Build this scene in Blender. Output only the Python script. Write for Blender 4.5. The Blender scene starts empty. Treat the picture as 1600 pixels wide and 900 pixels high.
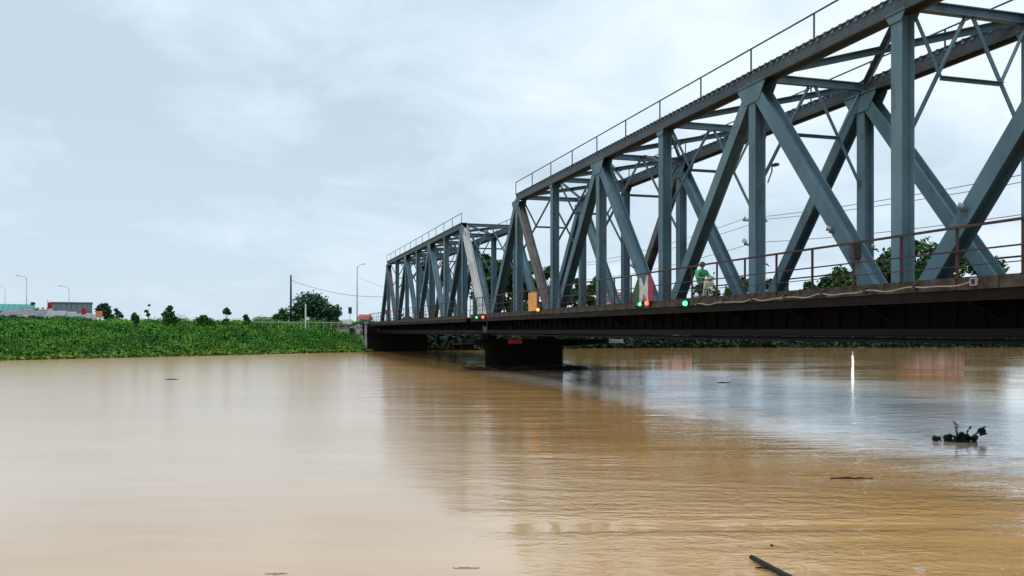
import bpy, math, random
import numpy as np
from mathutils import Vector, Matrix, noise as mnoise

R = math.radians
random.seed(7)
rng = np.random.default_rng(7)
scene = bpy.context.scene
COL = scene.collection

# ------------------------------------------------------------------ camera
EYE = 3.24                                   # eye height above the river
cam_d = bpy.data.cameras.new('camera')
cam = bpy.data.objects.new('camera', cam_d)
COL.objects.link(cam)
cam.location = (0, 0, EYE)
cam.rotation_euler = (R(90), 0, 0)
cam_d.sensor_width = 36
cam_d.lens = 36 * 1355 / 1600
cam_d.shift_y = 67 / 1600
cam_d.clip_start = 0.1
cam_d.clip_end = 8000
scene.camera = cam
scene.render.resolution_x, scene.render.resolution_y = 1024, 576

# ------------------------------------------------------------------ view, world, sun
scene.view_settings.view_transform = 'Standard'
scene.view_settings.look = 'None'
scene.view_settings.exposure = 0.2
scene.view_settings.gamma = 1.0
try:
    scene.cycles.max_bounces = 6
    scene.cycles.diffuse_bounces = 3
    scene.cycles.glossy_bounces = 3
    scene.cycles.caustics_reflective = False
except Exception:
    pass
SUN_EL, SUN_AZ = R(58), R(215)               # azimuth measured clockwise from +Y
world = bpy.data.worlds.new('World')
scene.world = world
world.use_nodes = True
wn, wl = world.node_tree.nodes, world.node_tree.links
wn.clear()
w_out = wn.new('ShaderNodeOutputWorld')
sky = wn.new('ShaderNodeTexSky')
sky.sky_type = 'NISHITA'
sky.sun_disc = False
sky.sun_elevation = SUN_EL
sky.sun_rotation = SUN_AZ
sky.air_density = 1.0
sky.dust_density = 2.0
bg_sky = wn.new('ShaderNodeBackground'); bg_sky.inputs['Strength'].default_value = 0.10
wl.new(sky.outputs[0], bg_sky.inputs['Color'])
# overcast cloud deck: noise on the direction, projected on a plane so that it flattens to the horizon
tc = wn.new('ShaderNodeTexCoord')
sep = wn.new('ShaderNodeSeparateXYZ'); wl.new(tc.outputs['Generated'], sep.inputs[0])
def wmath(op, a, b=None, c=None):
    n = wn.new('ShaderNodeMath'); n.operation = op
    for i, v in enumerate((a, b, c)):
        if v is None: continue
        if isinstance(v, (int, float)): n.inputs[i].default_value = v
        else: wl.new(v, n.inputs[i])
    return n.outputs[0]
zz = wmath('ADD', wmath('ABSOLUTE', sep.outputs[2]), 0.30)
px = wmath('DIVIDE', sep.outputs[0], zz)
py = wmath('DIVIDE', sep.outputs[1], zz)
comb = wn.new('ShaderNodeCombineXYZ')
wl.new(px, comb.inputs[0]); wl.new(py, comb.inputs[1]); comb.inputs[2].default_value = 3.7
def wnoise(scale, detail, rough, dist, off):
    m = wn.new('ShaderNodeMapping'); m.inputs['Location'].default_value = off
    wl.new(comb.outputs[0], m.inputs[0])
    n = wn.new('ShaderNodeTexNoise'); n.inputs['Scale'].default_value = scale
    n.inputs['Detail'].default_value = detail; n.inputs['Roughness'].default_value = rough
    n.inputs['Distortion'].default_value = dist
    wl.new(m.outputs[0], n.inputs['Vector'])
    return n.outputs[0]
n1 = wnoise(0.9, 4, 0.5, 0.6, (13.5, 8.8, 0))
n2 = wnoise(3.4, 7, 0.58, 0.5, (7.1, 3.3, 0))
nn = wmath('ADD', wmath('ADD', wmath('MULTIPLY', n1, 0.60), wmath('MULTIPLY', n2, 0.40)), wmath('MULTIPLY', sep.outputs[0], 0.13))
ramp = wn.new('ShaderNodeValToRGB')
cr = ramp.color_ramp
cr.elements[0].position = 0.39; cr.elements[0].color = (0.52, 0.645, 0.755, 1)
cr.elements[1].position = 0.61; cr.elements[1].color = (0.82, 0.91, 0.97, 1)
e = cr.elements.new(0.50); e.color = (0.66, 0.785, 0.895, 1)
wl.new(nn, ramp.inputs[0])
# thicker, evenly grey air low over the horizon
low = wn.new('ShaderNodeMapRange'); low.clamp = True
low.inputs['From Min'].default_value = 0.0; low.inputs['From Max'].default_value = 0.22
low.inputs['To Min'].default_value = 0.6; low.inputs['To Max'].default_value = 0.0
wl.new(sep.outputs[2], low.inputs['Value'])
mixc = wn.new('ShaderNodeMix'); mixc.data_type = 'RGBA'
wl.new(low.outputs[0], mixc.inputs['Factor'])
wl.new(ramp.outputs[0], mixc.inputs['A'])
mixc.inputs['B'].default_value = (0.645, 0.76, 0.87, 1)
bg_cl = wn.new('ShaderNodeBackground'); bg_cl.inputs['Strength'].default_value = 1.0
wl.new(mixc.outputs['Result'], bg_cl.inputs['Color'])
wmix = wn.new('ShaderNodeMixShader'); wmix.inputs[0].default_value = 0.93
wl.new(bg_sky.outputs[0], wmix.inputs[1]); wl.new(bg_cl.outputs[0], wmix.inputs[2])
wl.new(wmix.outputs[0], w_out.inputs['Surface'])

sun_d = bpy.data.lights.new('sun', 'SUN')
sun_d.energy = 1.5
sun_d.angle = R(25)
sun_d.color = (1.0, 0.97, 0.92)
sun = bpy.data.objects.new('sun', sun_d)
COL.objects.link(sun)
sd = Vector((math.sin(SUN_AZ) * math.cos(SUN_EL), math.cos(SUN_AZ) * math.cos(SUN_EL), math.sin(SUN_EL)))
sun.rotation_euler = sd.to_track_quat('Z', 'Y').to_euler()
sun.location = (0, -20, 60)

# ------------------------------------------------------------------ material helpers
def new_mat(name):
    m = bpy.data.materials.new(name); m.use_nodes = True
    nt = m.node_tree
    b = nt.nodes['Principled BSDF']
    return m, nt.nodes, nt.links, b
def mnoise_node(N, L, scale, detail=4, rough=0.55, vec=None, mapscale=None, coord='Object', dist=0.0):
    t = N.new('ShaderNodeTexCoord')
    src = vec if vec is not None else t.outputs[coord]
    if mapscale is not None:
        mp = N.new('ShaderNodeMapping'); mp.inputs['Scale'].default_value = mapscale
        L.new(src, mp.inputs[0]); src = mp.outputs[0]
    n = N.new('ShaderNodeTexNoise')
    n.inputs['Scale'].default_value = scale; n.inputs['Detail'].default_value = detail
    n.inputs['Roughness'].default_value = rough; n.inputs['Distortion'].default_value = dist
    L.new(src, n.inputs['Vector'])
    return n.outputs[0]
def cramp(N, L, fac, stops):
    r = N.new('ShaderNodeValToRGB')
    els = r.color_ramp.elements
    while len(els) < len(stops): els.new(0.5)
    for el, (p, c) in zip(els, stops):
        el.position = p; el.color = (*c, 1) if len(c) == 3 else c
    L.new(fac, r.inputs[0])
    return r.outputs[0]
def mixrgb(N, L, f, a, b, mode='MIX'):
    n = N.new('ShaderNodeMix'); n.data_type = 'RGBA'; n.blend_type = mode
    for k, v in (('Factor', f), ('A', a), ('B', b)):
        if isinstance(v, (int, float)): n.inputs[k].default_value = v
        elif isinstance(v, tuple): n.inputs[k].default_value = (*v, 1)
        else: L.new(v, n.inputs[k])
    return n.outputs['Result']
def mmath(N, L, op, a, b=None, c=None):
    n = N.new('ShaderNodeMath'); n.operation = op
    for i, v in enumerate((a, b, c)):
        if v is None: continue
        if isinstance(v, (int, float)): n.inputs[i].default_value = v
        else: L.new(v, n.inputs[i])
    return n.outputs[0]
def plain(name, col, rough=0.6, metal=0.0, var=0.15, scale=3.0, dirt=None, bump=0.0):
    m, N, L, b = new_mat(name)
    f = mnoise_node(N, L, scale, 5, 0.6)
    lo = tuple(c * (1 - var) for c in col); hi = tuple(min(1, c * (1 + var)) for c in col)
    c = cramp(N, L, f, [(0.3, lo), (0.7, hi)])
    if dirt:
        f2 = mnoise_node(N, L, scale * 0.7, 6, 0.65)
        mask = cramp(N, L, f2, [(0.52, (0, 0, 0)), (0.66, (1, 1, 1))])
        c = mixrgb(N, L, mask, c, dirt)
    L.new(c, b.inputs['Base Color'])
    b.inputs['Roughness'].default_value = rough; b.inputs['Metallic'].default_value = metal
    if bump:
        bp = N.new('ShaderNodeBump'); bp.inputs['Strength'].default_value = bump; bp.inputs['Distance'].default_value = 0.02
        L.new(mnoise_node(N, L, scale * 4, 5, 0.6), bp.inputs['Height']); L.new(bp.outputs[0], b.inputs['Normal'])
    return m
def steel(name, base, rust=(0.085, 0.045, 0.028), lo=0.56, hi=0.70, var=0.28):
    m, N, L, b = new_mat(name)
    oi = N.new('ShaderNodeObjectInfo')
    t = N.new('ShaderNodeTexCoord')
    add = N.new('ShaderNodeVectorMath'); add.operation = 'ADD'
    sc = N.new('ShaderNodeVectorMath'); sc.operation = 'SCALE'; sc.inputs['Scale'].default_value = 37.0
    cb = N.new('ShaderNodeCombineXYZ')
    L.new(oi.outputs['Random'], cb.inputs[0]); L.new(oi.outputs['Random'], cb.inputs[1])
    L.new(cb.outputs[0], sc.inputs[0])
    L.new(t.outputs['Object'], add.inputs[0]); L.new(sc.outputs[0], add.inputs[1])
    v = add.outputs[0]
    f1 = mnoise_node(N, L, 0.6, 5, 0.6, vec=v, mapscale=(1, 1, 0.5))
    c = cramp(N, L, f1, [(0.3, tuple(x * (1 - var) for x in base)), (0.72, tuple(x * (1 + var) for x in base))])
    r1 = cramp(N, L, oi.outputs['Random'], [(0.0, (0.86, 0.88, 0.9)), (1.0, (1.12, 1.08, 1.04))])
    c = mixrgb(N, L, 1.0, c, r1, 'MULTIPLY')
    f2 = mnoise_node(N, L, 1.7, 7, 0.68, vec=v, mapscale=(1, 1, 0.35))
    k = cramp(N, L, f2, [(lo, (0, 0, 0)), (hi, (1, 1, 1))])
    c = mixrgb(N, L, mmath(N, L, 'MULTIPLY', k, 0.8), c, rust)
    L.new(c, b.inputs['Base Color'])
    b.inputs['Roughness'].default_value = 0.55
    b.inputs['Specular IOR Level'].default_value = 0.3
    bp = N.new('ShaderNodeBump'); bp.inputs['Strength'].default_value = 0.25; bp.inputs['Distance'].default_value = 0.01
    L.new(mnoise_node(N, L, 9, 4, 0.6, vec=v), bp.inputs['Height']); L.new(bp.outputs[0], b.inputs['Normal'])
    return m
def leafmat(name, a, b_, c_, scale=0.35, isl=0.4):
    m, N, L, b = new_mat(name)
    g = N.new('ShaderNodeNewGeometry')
    f = mnoise_node(N, L, scale, 3, 0.5, vec=g.outputs['Position'])
    k = mmath(N, L, 'ADD', mmath(N, L, 'MULTIPLY', f, 1.0 - isl), mmath(N, L, 'MULTIPLY', g.outputs['Random Per Island'], isl))
    c = cramp(N, L, k, [(0.3, a), (0.5, b_), (0.72, c_)])
    L.new(c, b.inputs['Base Color'])
    b.inputs['Roughness'].default_value = 0.65
    b.inputs['Specular IOR Level'].default_value = 0.25
    return m
def emit(name, col, strength):
    m, N, L, b = new_mat(name)
    b.inputs['Base Color'].default_value = (*col, 1)
    b.inputs['Emission Color'].default_value = (*col, 1)
    b.inputs['Emission Strength'].default_value = strength
    return m

M = {}
M['steel'] = steel('blue_grey_steel', (0.078, 0.148, 0.192), rust=(0.075, 0.05, 0.036), lo=0.56, hi=0.70)
M['steel_rusty'] = steel('rusty_grey_steel', (0.11, 0.125, 0.13), rust=(0.085, 0.058, 0.045), lo=0.42, hi=0.62)
M['steel_dark'] = steel('dark_weathered_steel', (0.045, 0.066, 0.085), rust=(0.055, 0.038, 0.03), lo=0.50, hi=0.66)
M['steel_under'] = steel('dark_navy_steel', (0.007, 0.012, 0.018), rust=(0.012, 0.009, 0.007), lo=0.52, hi=0.7)  # bottom chord steel, darker and bluer than the rest
M['shade_steel'] = steel('shade_black_steel', (0.003, 0.003, 0.0034), rust=(0.005, 0.0038, 0.003), lo=0.58, hi=0.74)  # shade below the deck is put into this steel colour
M['shade_steel'].node_tree.nodes['Principled BSDF'].inputs['Specular IOR Level'].default_value = 0.08
M['shade_steel'].node_tree.nodes['Principled BSDF'].inputs['Roughness'].default_value = 0.85
M['white_steel'] = steel('white_painted_steel', (0.52, 0.53, 0.52), rust=(0.2, 0.17, 0.14), lo=0.6, hi=0.75)
M['red_rail'] = steel('rusty_red_rail', (0.04, 0.02, 0.019), rust=(0.062, 0.032, 0.025), lo=0.45, hi=0.6)
M['kerb'] = plain('stained_kerb_concrete', (0.060, 0.052, 0.046), 0.85, var=0.5, scale=1.6, dirt=(0.03, 0.016, 0.01), bump=0.4)
M['edge_rust'] = steel('rusty_edge_beam', (0.008, 0.006, 0.0055), rust=(0.02, 0.010, 0.006), lo=0.45, hi=0.6)
M['pier'] = plain('near_black_concrete', (0.0055, 0.005, 0.0048), 0.9, var=0.35, scale=0.8, bump=0.4)  # even near-black tone for piers and abutment
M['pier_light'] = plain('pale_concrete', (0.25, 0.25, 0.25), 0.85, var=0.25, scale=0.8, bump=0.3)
M['concrete'] = plain('grey_concrete', (0.3, 0.31, 0.31), 0.85, var=0.2, scale=0.7, dirt=(0.16, 0.16, 0.14), bump=0.3)
M['white'] = plain('white_paint', (0.6, 0.61, 0.61), 0.6, var=0.08)
M['red'] = plain('red_paint', (0.45, 0.02, 0.03), 0.5, var=0.12)
M['faded_white'] = plain('faded_white_paint', (0.42, 0.44, 0.44), 0.7, var=0.2, dirt=(0.25, 0.25, 0.24))
M['crimson'] = plain('crimson_paint', (0.24, 0.006, 0.025), 0.5, var=0.12)
M['green'] = plain('green_paint', (0.004, 0.06, 0.012), 0.5, var=0.15)
M['yellow'] = plain('yellow_paint', (0.62, 0.27, 0.05), 0.5, var=0.18, scale=1.2)
M['orange'] = plain('orange_paint', (0.55, 0.16, 0.06), 0.5)
M['teal'] = plain('teal_roof_sheet', (0.01, 0.25, 0.2), 0.5, var=0.1, scale=0.4)
M['glass'] = plain('grey_cladding', (0.15, 0.20, 0.22), 0.35, var=0.2, scale=0.3)
M['grey'] = plain('grey_sheet', (0.2, 0.21, 0.22), 0.6, var=0.25, scale=0.5)
M['tin'] = plain('weathered_tin_roof', (0.15, 0.15, 0.17), 0.6, var=0.3, scale=0.6, dirt=(0.09, 0.075, 0.07))
M['pole'] = plain('grey_pole', (0.16, 0.17, 0.18), 0.6, var=0.15)
M['galv'] = plain('galvanised_pole', (0.34, 0.38, 0.41), 0.45, var=0.1)
M['black'] = plain('black_plastic', (0.012, 0.012, 0.014), 0.5, var=0.2)
M['rubber'] = plain('rubber', (0.015, 0.015, 0.016), 0.8, var=0.2)
M['wire'] = plain('wire_sheath', (0.09, 0.1, 0.11), 0.6)
M['cable'] = plain('pale_cable', (0.28, 0.235, 0.21), 0.6, var=0.25)
M['lampgrey'] = plain('lamp_housing', (0.28, 0.31, 0.32), 0.4, var=0.15)
M['raincoat'] = plain('green_raincoat', (0.015, 0.25, 0.11), 0.4, var=0.2, scale=5)
M['cloth'] = plain('dark_trousers', (0.03, 0.035, 0.05), 0.8, var=0.2)
M['skin'] = plain('skin', (0.42, 0.25, 0.17), 0.5, var=0.06)
M['cream'] = plain('cream_plastic', (0.6, 0.58, 0.45), 0.4, var=0.1)
M['chrome'] = plain('bare_metal', (0.45, 0.45, 0.46), 0.3, metal=0.8, var=0.1)
M['pinkwall'] = plain('pinkish_render', (0.5, 0.3, 0.29), 0.85, var=0.12, scale=0.5)
M['creamwall'] = plain('cream_render', (0.55, 0.5, 0.42), 0.85, var=0.12, scale=0.5)
M['tile'] = plain('red_roof_tile', (0.33, 0.085, 0.055), 0.8, var=0.25, scale=1.5)
M['window'] = plain('dark_window', (0.03, 0.035, 0.04), 0.15, var=0.2)
M['bark'] = plain('bark', (0.09, 0.07, 0.055), 0.9, var=0.3, scale=2.0)
M['soil'] = plain('bank_soil', (0.03, 0.045, 0.014), 0.95, var=0.35, scale=0.25)
M['rock'] = plain('grey_rubble', (0.22, 0.22, 0.22), 0.9, var=0.3, scale=1.2, bump=0.5)
M['asphalt'] = plain('asphalt', (0.055, 0.055, 0.057), 0.9, var=0.2)
M['deadwood'] = plain('wet_wood', (0.022, 0.018, 0.014), 0.5, var=0.3)
M['hyacinth'] = leafmat('dark_hyacinth_leaf', (0.006, 0.014, 0.006), (0.009, 0.022, 0.008), (0.014, 0.034, 0.012), 3.0)
M['leaf'] = leafmat('tree_leaf', (0.014, 0.05, 0.014), (0.03, 0.09, 0.022), (0.06, 0.14, 0.035))
M['leaf_blue'] = leafmat('bluish_tree_leaf', (0.015, 0.05, 0.03), (0.025, 0.075, 0.04), (0.045, 0.11, 0.055))
M['bush'] = leafmat('bank_weed_leaf', (0.014, 0.082, 0.007), (0.042, 0.195, 0.014), (0.16, 0.36, 0.035), 0.3, 0.22)
M['grass'] = leafmat('bank_grass_blade', (0.05, 0.17, 0.02), (0.10, 0.24, 0.03), (0.2, 0.27, 0.05), 0.2)
M['shaded_bush'] = leafmat('shaded_shore_leaf', (0.006, 0.016, 0.006), (0.010, 0.024, 0.008), (0.018, 0.036, 0.012))  # shadow on the far bank is put into the leaf colour
M['lamp_green'] = emit('lit_green_lens', (0.06, 1.0, 0.22), 3.5)
M['lamp_red'] = emit('lit_red_lens', (1.0, 0.07, 0.03), 4.5)
M['lamp_amber'] = emit('lit_amber_lens', (1.0, 0.32, 0.05), 2.5)
M['lamp_white'] = emit('lit_white_lens', (1.0, 0.97, 0.85), 30.0)

for k_ in ('pier', 'steel_under', 'edge_rust', 'kerb', 'deadwood'):
    M[k_].node_tree.nodes['Principled BSDF'].inputs['Specular IOR Level'].default_value = 0.12

# ------------------------------------------------------------------ mesh helpers
class MB:
    def __init__(s): s.v = []; s.f = []
    def add(s, vs, fs):
        o = len(s.v); s.v.extend([tuple(x) for x in vs]); s.f.extend([tuple(i + o for i in f) for f in fs])
        return s
    def box(s, x0, x1, y0, y1, z0, z1):
        return s.add([(x0, y0, z0), (x1, y0, z0), (x1, y1, z0), (x0, y1, z0), (x0, y0, z1), (x1, y0, z1), (x1, y1, z1), (x0, y1, z1)],
                     [(0, 3, 2, 1), (4, 5, 6, 7), (0, 1, 5, 4), (1, 2, 6, 5), (2, 3, 7, 6), (3, 0, 4, 7)])
    def beam(s, p0, p1, side, w, h, off=(0, 0)):
        """box from p0 to p1; w along 'side' (made square to the axis), h along the third direction; off shifts the section"""
        p0, p1, side = Vector(p0), Vector(p1), Vector(side)
        a = (p1 - p0).normalized(); sd_ = (side - a * side.dot(a)).normalized(); up = a.cross(sd_)
        c = sd_ * off[0] + up * off[1]
        vs = []
        for p in (p0, p1):
            for i, j in ((-1, -1), (1, -1), (1, 1), (-1, 1)):
                vs.append(p + c + sd_ * (w / 2 * i) + up * (h / 2 * j))
        return s.add(vs, [(0, 3, 2, 1), (4, 5, 6, 7), (0, 1, 5, 4), (1, 2, 6, 5), (2, 3, 7, 6), (3, 0, 4, 7)])
    def tube(s, pts, r, n=6, cap=True):
        pts = [Vector(p) for p in pts]
        rs = r if isinstance(r, (list, tuple)) else [r] * len(pts)
        o = len(s.v); prev = None
        for i, p in enumerate(pts):
            a = (pts[min(i + 1, len(pts) - 1)] - pts[max(i - 1, 0)]).normalized()
            if prev is None:
                t = Vector((0, 0, 1)) if abs(a.z) < 0.9 else Vector((1, 0, 0))
                e1 = a.cross(t).normalized()
            else:
                e1 = (prev - a * prev.dot(a)).normalized()
            prev = e1; e2 = a.cross(e1)
            for k in range(n):
                th = 2 * math.pi * k / n
                s.v.append(tuple(p + (e1 * math.cos(th) + e2 * math.sin(th)) * rs[i]))
        for i in range(len(pts) - 1):
            for k in range(n):
                k2 = (k + 1) % n
                s.f.append((o + i * n + k, o + i * n + k2, o + (i + 1) * n + k2, o + (i + 1) * n + k))
        if cap:
            s.f.append(tuple(o + k for k in range(n))[::-1])
            s.f.append(tuple(o + (len(pts) - 1) * n + k for k in range(n)))
        return s
    def prism(s, outline, axis, t0, t1):
        """outline of 2-D points extruded along axis 'x','y' or 'z' from t0 to t1"""
        n = len(outline)
        def P(a, b, t):
            return {'x': (t, a, b), 'y': (a, t, b), 'z': (a, b, t)}[axis]
        vs = [P(a, b, t0) for a, b in outline] + [P(a, b, t1) for a, b in outline]
        fs = [tuple(range(n))[::-1], tuple(range(n, 2 * n))] + [(i, (i + 1) % n, n + (i + 1) % n, n + i) for i in range(n)]
        return s.add(vs, fs)
    def ball(s, c, rx, ry, rz, nu=10, nv=6):
        o = len(s.v)
        for j in range(nv + 1):
            ph = math.pi * j / nv
            for i in range(nu):
                th = 2 * math.pi * i / nu
                s.v.append((c[0] + rx * math.sin(ph) * math.cos(th), c[1] + ry * math.sin(ph) * math.sin(th), c[2] + rz * math.cos(ph)))
        for j in range(nv):
            for i in range(nu):
                i2 = (i + 1) % nu
                s.f.append((o + j * nu + i, o + (j + 1) * nu + i, o + (j + 1) * nu + i2, o + j * nu + i2))
        return s
    def mesh(s, name, mat, smooth=False):
        me = bpy.data.meshes.new(name); me.from_pydata(s.v, [], s.f); me.update()
        bm_fix(me)
        me.materials.append(mat)
        if smooth:
            me.polygons.foreach_set('use_smooth', [True] * len(me.polygons))
        return me
    def build(s, name, mat, parent=None, loc=None, smooth=False):
        return put(s.mesh(name, mat, smooth), name, parent, loc)
def bm_fix(me):
    import bmesh
    bm = bmesh.new(); bm.from_mesh(me); bmesh.ops.recalc_face_normals(bm, faces=bm.faces); bm.to_mesh(me); bm.free()
def put(me, name, parent=None, loc=None, rot=None):
    o = bpy.data.objects.new(name, me); COL.objects.link(o)
    if parent: o.parent = parent
    if loc: o.location = loc
    if rot: o.rotation_euler = rot
    return o
def tag(o, label=None, cat=None, group=None, kind=None):
    if label: o['label'] = label
    if cat: o['category'] = cat
    if group: o['group'] = group
    if kind: o['kind'] = kind
    return o
def thing(name, label, cat, loc=(0, 0, 0), rz=0.0, group=None):
    o = bpy.data.objects.new(name, None); COL.objects.link(o)
    o.empty_display_size = 0.3
    o.location = loc; o.rotation_euler = (0, 0, rz)
    return tag(o, label, cat, group)
def dup(root, loc=None, rz=None, label=None, group=None):
    def cp(o, par):
        c = o.copy(); COL.objects.link(c)
        if par: c.parent = par
        for ch in list(kids.get(o.name, [])): cp(ch, c)
        return c
    kids = {}
    for o in COL.objects:
        if o.parent: kids.setdefault(o.parent.name, []).append(o)
    r = cp(root, None)
    if loc is not None: r.location = loc
    if rz is not None: r.rotation_euler = (0, 0, rz)
    if label: r['label'] = label
    if group: r['group'] = group
    return r
def pix(px_, py_, Y):                        # a measured direction at a chosen distance -> the point in the place
    return Vector(((px_ - 800) / 1355 * Y, Y, EYE + (517 - py_) * Y / 1355))

# ------------------------------------------------------------------ bridge frame
ALPHA = math.atan(403 / 1355)
SA, CA = math.sin(ALPHA), math.cos(ALPHA)
BRZ = R(90) + ALPHA
def W(s, l, z):                              # s along the bridge, l to its right, z above water
    return Vector((-SA * s + CA * l, CA * s + SA * l, z))
LC, HALF = 21.53, 2.53                       # centre line, half truss spacing
ZB = 2.8                                     # underside of the span above the water

# ------------------------------------------------------------------ water
m, N, L, b = new_mat('silty_river_water')
geo = N.new('ShaderNodeNewGeometry')
pos = geo.outputs['Position']
sx = N.new('ShaderNodeSeparateXYZ'); L.new(pos, sx.inputs[0])
def ramp_(v, f0, f1, t0, t1):
    n = N.new('ShaderNodeMapRange'); n.clamp = True; n.interpolation_type = 'SMOOTHSTEP'
    for k, x in (('From Min', f0), ('From Max', f1), ('To Min', t0), ('To Max', t1)): n.inputs[k].default_value = x
    L.new(v, n.inputs['Value']); return n.outputs[0]
mul = lambda a_, b_: mmath(N, L, 'MULTIPLY', a_, b_)
plus = lambda a_, b_: mmath(N, L, 'ADD', a_, b_)
# lat: distance to the right, square to the bridge, wobbling a little so that no zone has a ruled edge
wob = mnoise_node(N, L, 0.12, 3, 0.5, vec=pos)
lat = plus(plus(mul(sx.outputs[0], CA), mul(sx.outputs[1], SA)), mul(plus(wob, -0.5), 5.0))
side = ramp_(lat, 2.0, 11.0, 0.0, 1.0)        # quiet stream on the left, disturbed water on the bridge side
along = plus(mul(sx.outputs[0], -SA), mul(sx.outputs[1], CA))
sky_band = mul(mul(ramp_(lat, 15.0, 18.5, 0.0, 1.0), ramp_(lat, 30.0, 44.0, 1.0, 0.0)), ramp_(along, 60.0, 68.0, 1.0, 0.0))   # rippled band right of the pier that mirrors the sky
near = mul(ramp_(sx.outputs[1], 15.0, 27.0, 1.0, 0.0), ramp_(lat, 3.0, 8.0, 0.0, 1.0))   # ripples close to the shore
# silt: broad streaks and finer current lines
streak = mnoise_node(N, L, 0.16, 5, 0.6, vec=pos, mapscale=(0.35, 1.3, 1), dist=0.6)
lines = mnoise_node(N, L, 0.55, 5, 0.6, vec=pos, mapscale=(0.22, 1.0, 1), dist=1.2)
silt = plus(mul(streak, 0.55), mul(lines, 0.45))
col = cramp(N, L, silt, [(0.32, (0.42, 0.228, 0.075)), (0.50, (0.56, 0.322, 0.118)), (0.68, (0.68, 0.425, 0.185))])
pale = cramp(N, L, silt, [(0.34, (0.49, 0.30, 0.135)), (0.50, (0.56, 0.355, 0.17)), (0.66, (0.62, 0.405, 0.21))])
col = mixrgb(N, L, side, pale, col)
sheen_n = mnoise_node(N, L, 1.3, 6, 0.65, vec=pos, mapscale=(0.3, 1.0, 1), dist=0.8)
sky_sheen = mul(ramp_(sheen_n, 0.36, 0.54, 0.0, 1.0), sky_band)
col = mixrgb(N, L, mul(sky_sheen, 0.9), col, (0.75, 0.75, 0.75))  # sky reflection painted into the water colour as pale streaks
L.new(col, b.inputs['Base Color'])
b.inputs['IOR'].default_value = 1.48
patch = ramp_(mnoise_node(N, L, 0.14, 4, 0.55, vec=pos, mapscale=(0.5, 1.2, 1), dist=0.8), 0.40, 0.62, 0.10, 1.0)
rip = mnoise_node(N, L, 3.0, 4, 0.55, vec=pos, mapscale=(0.55, 1.0, 1), dist=0.7)
rip2 = mnoise_node(N, L, 9.0, 3, 0.5, vec=pos, mapscale=(0.6, 1.0, 1), dist=0.6)
swell = mnoise_node(N, L, 0.6, 4, 0.5, vec=pos, mapscale=(0.4, 1.0, 1), dist=0.8)
fine = plus(mul(rip, 0.75), mul(rip2, 0.25))
amp = plus(plus(mul(mul(side, patch), 0.012), mul(near, mul(patch, 0.11))), plus(mul(sky_band, 0.007), 0.002))
h = plus(mul(fine, amp), mul(swell, plus(mul(near, 0.020), 0.003)))
mid = mul(mul(ramp_(lat, 3.0, 8.0, 0.0, 1.0), ramp_(lat, 14.0, 17.0, 1.0, 0.0)), ramp_(sx.outputs[1], 22.0, 34.0, 0.0, 1.0))
h = plus(h, mul(lines, plus(plus(mul(near, 0.008), 0.006), mul(mid, 0.06))))
bp = N.new('ShaderNodeBump'); bp.inputs['Strength'].default_value = 1.0; bp.inputs['Distance'].default_value = 1.0
L.new(h, bp.inputs['Height']); L.new(bp.outputs[0], b.inputs['Normal'])
rgh = plus(mul(ramp_(lat, 3.0, 11.0, 0.20, 0.05), ramp_(sx.outputs[1], 14.0, 26.0, 0.4, 1.0)), mul(sky_band, 0.03))
rgh = plus(rgh, mul(mul(ramp_(sx.outputs[1], 25.0, 65.0, 0.0, 0.10), side), ramp_(lat, 13.0, 17.0, 1.0, 0.0)))
L.new(rgh, b.inputs['Roughness'])
b.inputs['Coat Weight'].default_value = 0.42; b.inputs['Coat IOR'].default_value = 1.4
L.new(rgh, b.inputs['Coat Roughness']); L.new(bp.outputs[0], b.inputs['Coat Normal'])
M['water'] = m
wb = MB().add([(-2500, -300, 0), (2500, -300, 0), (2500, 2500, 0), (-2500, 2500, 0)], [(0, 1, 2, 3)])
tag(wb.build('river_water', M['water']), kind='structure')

# ------------------------------------------------------------------ far bank terrain
SHORE = [(-420, 62), (-240, 66), (-140, 74), (-80, 86), (-56, 95), (-38, 116), (-21, 137), (-6, 147), (14, 162), (40, 168), (110, 170), (200, 176), (420, 190)]
PROF = [(-4, -0.8), (0, 0.03), (2.5, 0.75), (6, 1.9), (10, 3.1), (14, 3.75), (18, 4.0), (26, 4.1), (60, 4.1), (200, 4.1), (2200, 4.1)]
NRM = Vector((-0.25, 0.97)).normalized()
def shore_pt(t):
    n = len(SHORE) - 1
    k = min(int(t * n), n - 1); f = t * n - k
    a, c = SHORE[k], SHORE[k + 1]
    return Vector((a[0] + (c[0] - a[0]) * f, a[1] + (c[1] - a[1]) * f))
def shore_y(x):
    for a, c in zip(SHORE, SHORE[1:]):
        if a[0] <= x <= c[0]:
            return a[1] + (c[1] - a[1]) * (x - a[0]) / (c[0] - a[0])
    return SHORE[-1][1]
def prof(o):
    for a, c in zip(PROF, PROF[1:]):
        if o <= c[0]: return a[1] + (c[1] - a[1]) * (o - a[0]) / (c[0] - a[0])
    return PROF[-1][1]
tv, tf = [], []
NT = 240
for i in range(NT + 1):
    p = shore_pt(i / NT)
    for o, z in PROF:
        dz = 0.25 * mnoise.noise(Vector((p.x * 0.15, p.y * 0.15, o * 0.2))) if 0 < o < 60 else 0
        q = p + NRM * o + NRM * (0.8 * mnoise.noise(Vector((p.x * 0.2, 3.1, 0))) if abs(o) < 8 else 0)
        tv.append((q.x, q.y, z + dz))
K = len(PROF)
for i in range(NT):
    for j in range(K - 1):
        tf.append((i * K + j, (i + 1) * K + j, (i + 1) * K + j + 1, i * K + j + 1))
tm = MB(); tm.v = tv; tm.f = tf
tag(tm.build('river_bank', M['soil'], smooth=True), kind='structure')

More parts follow.
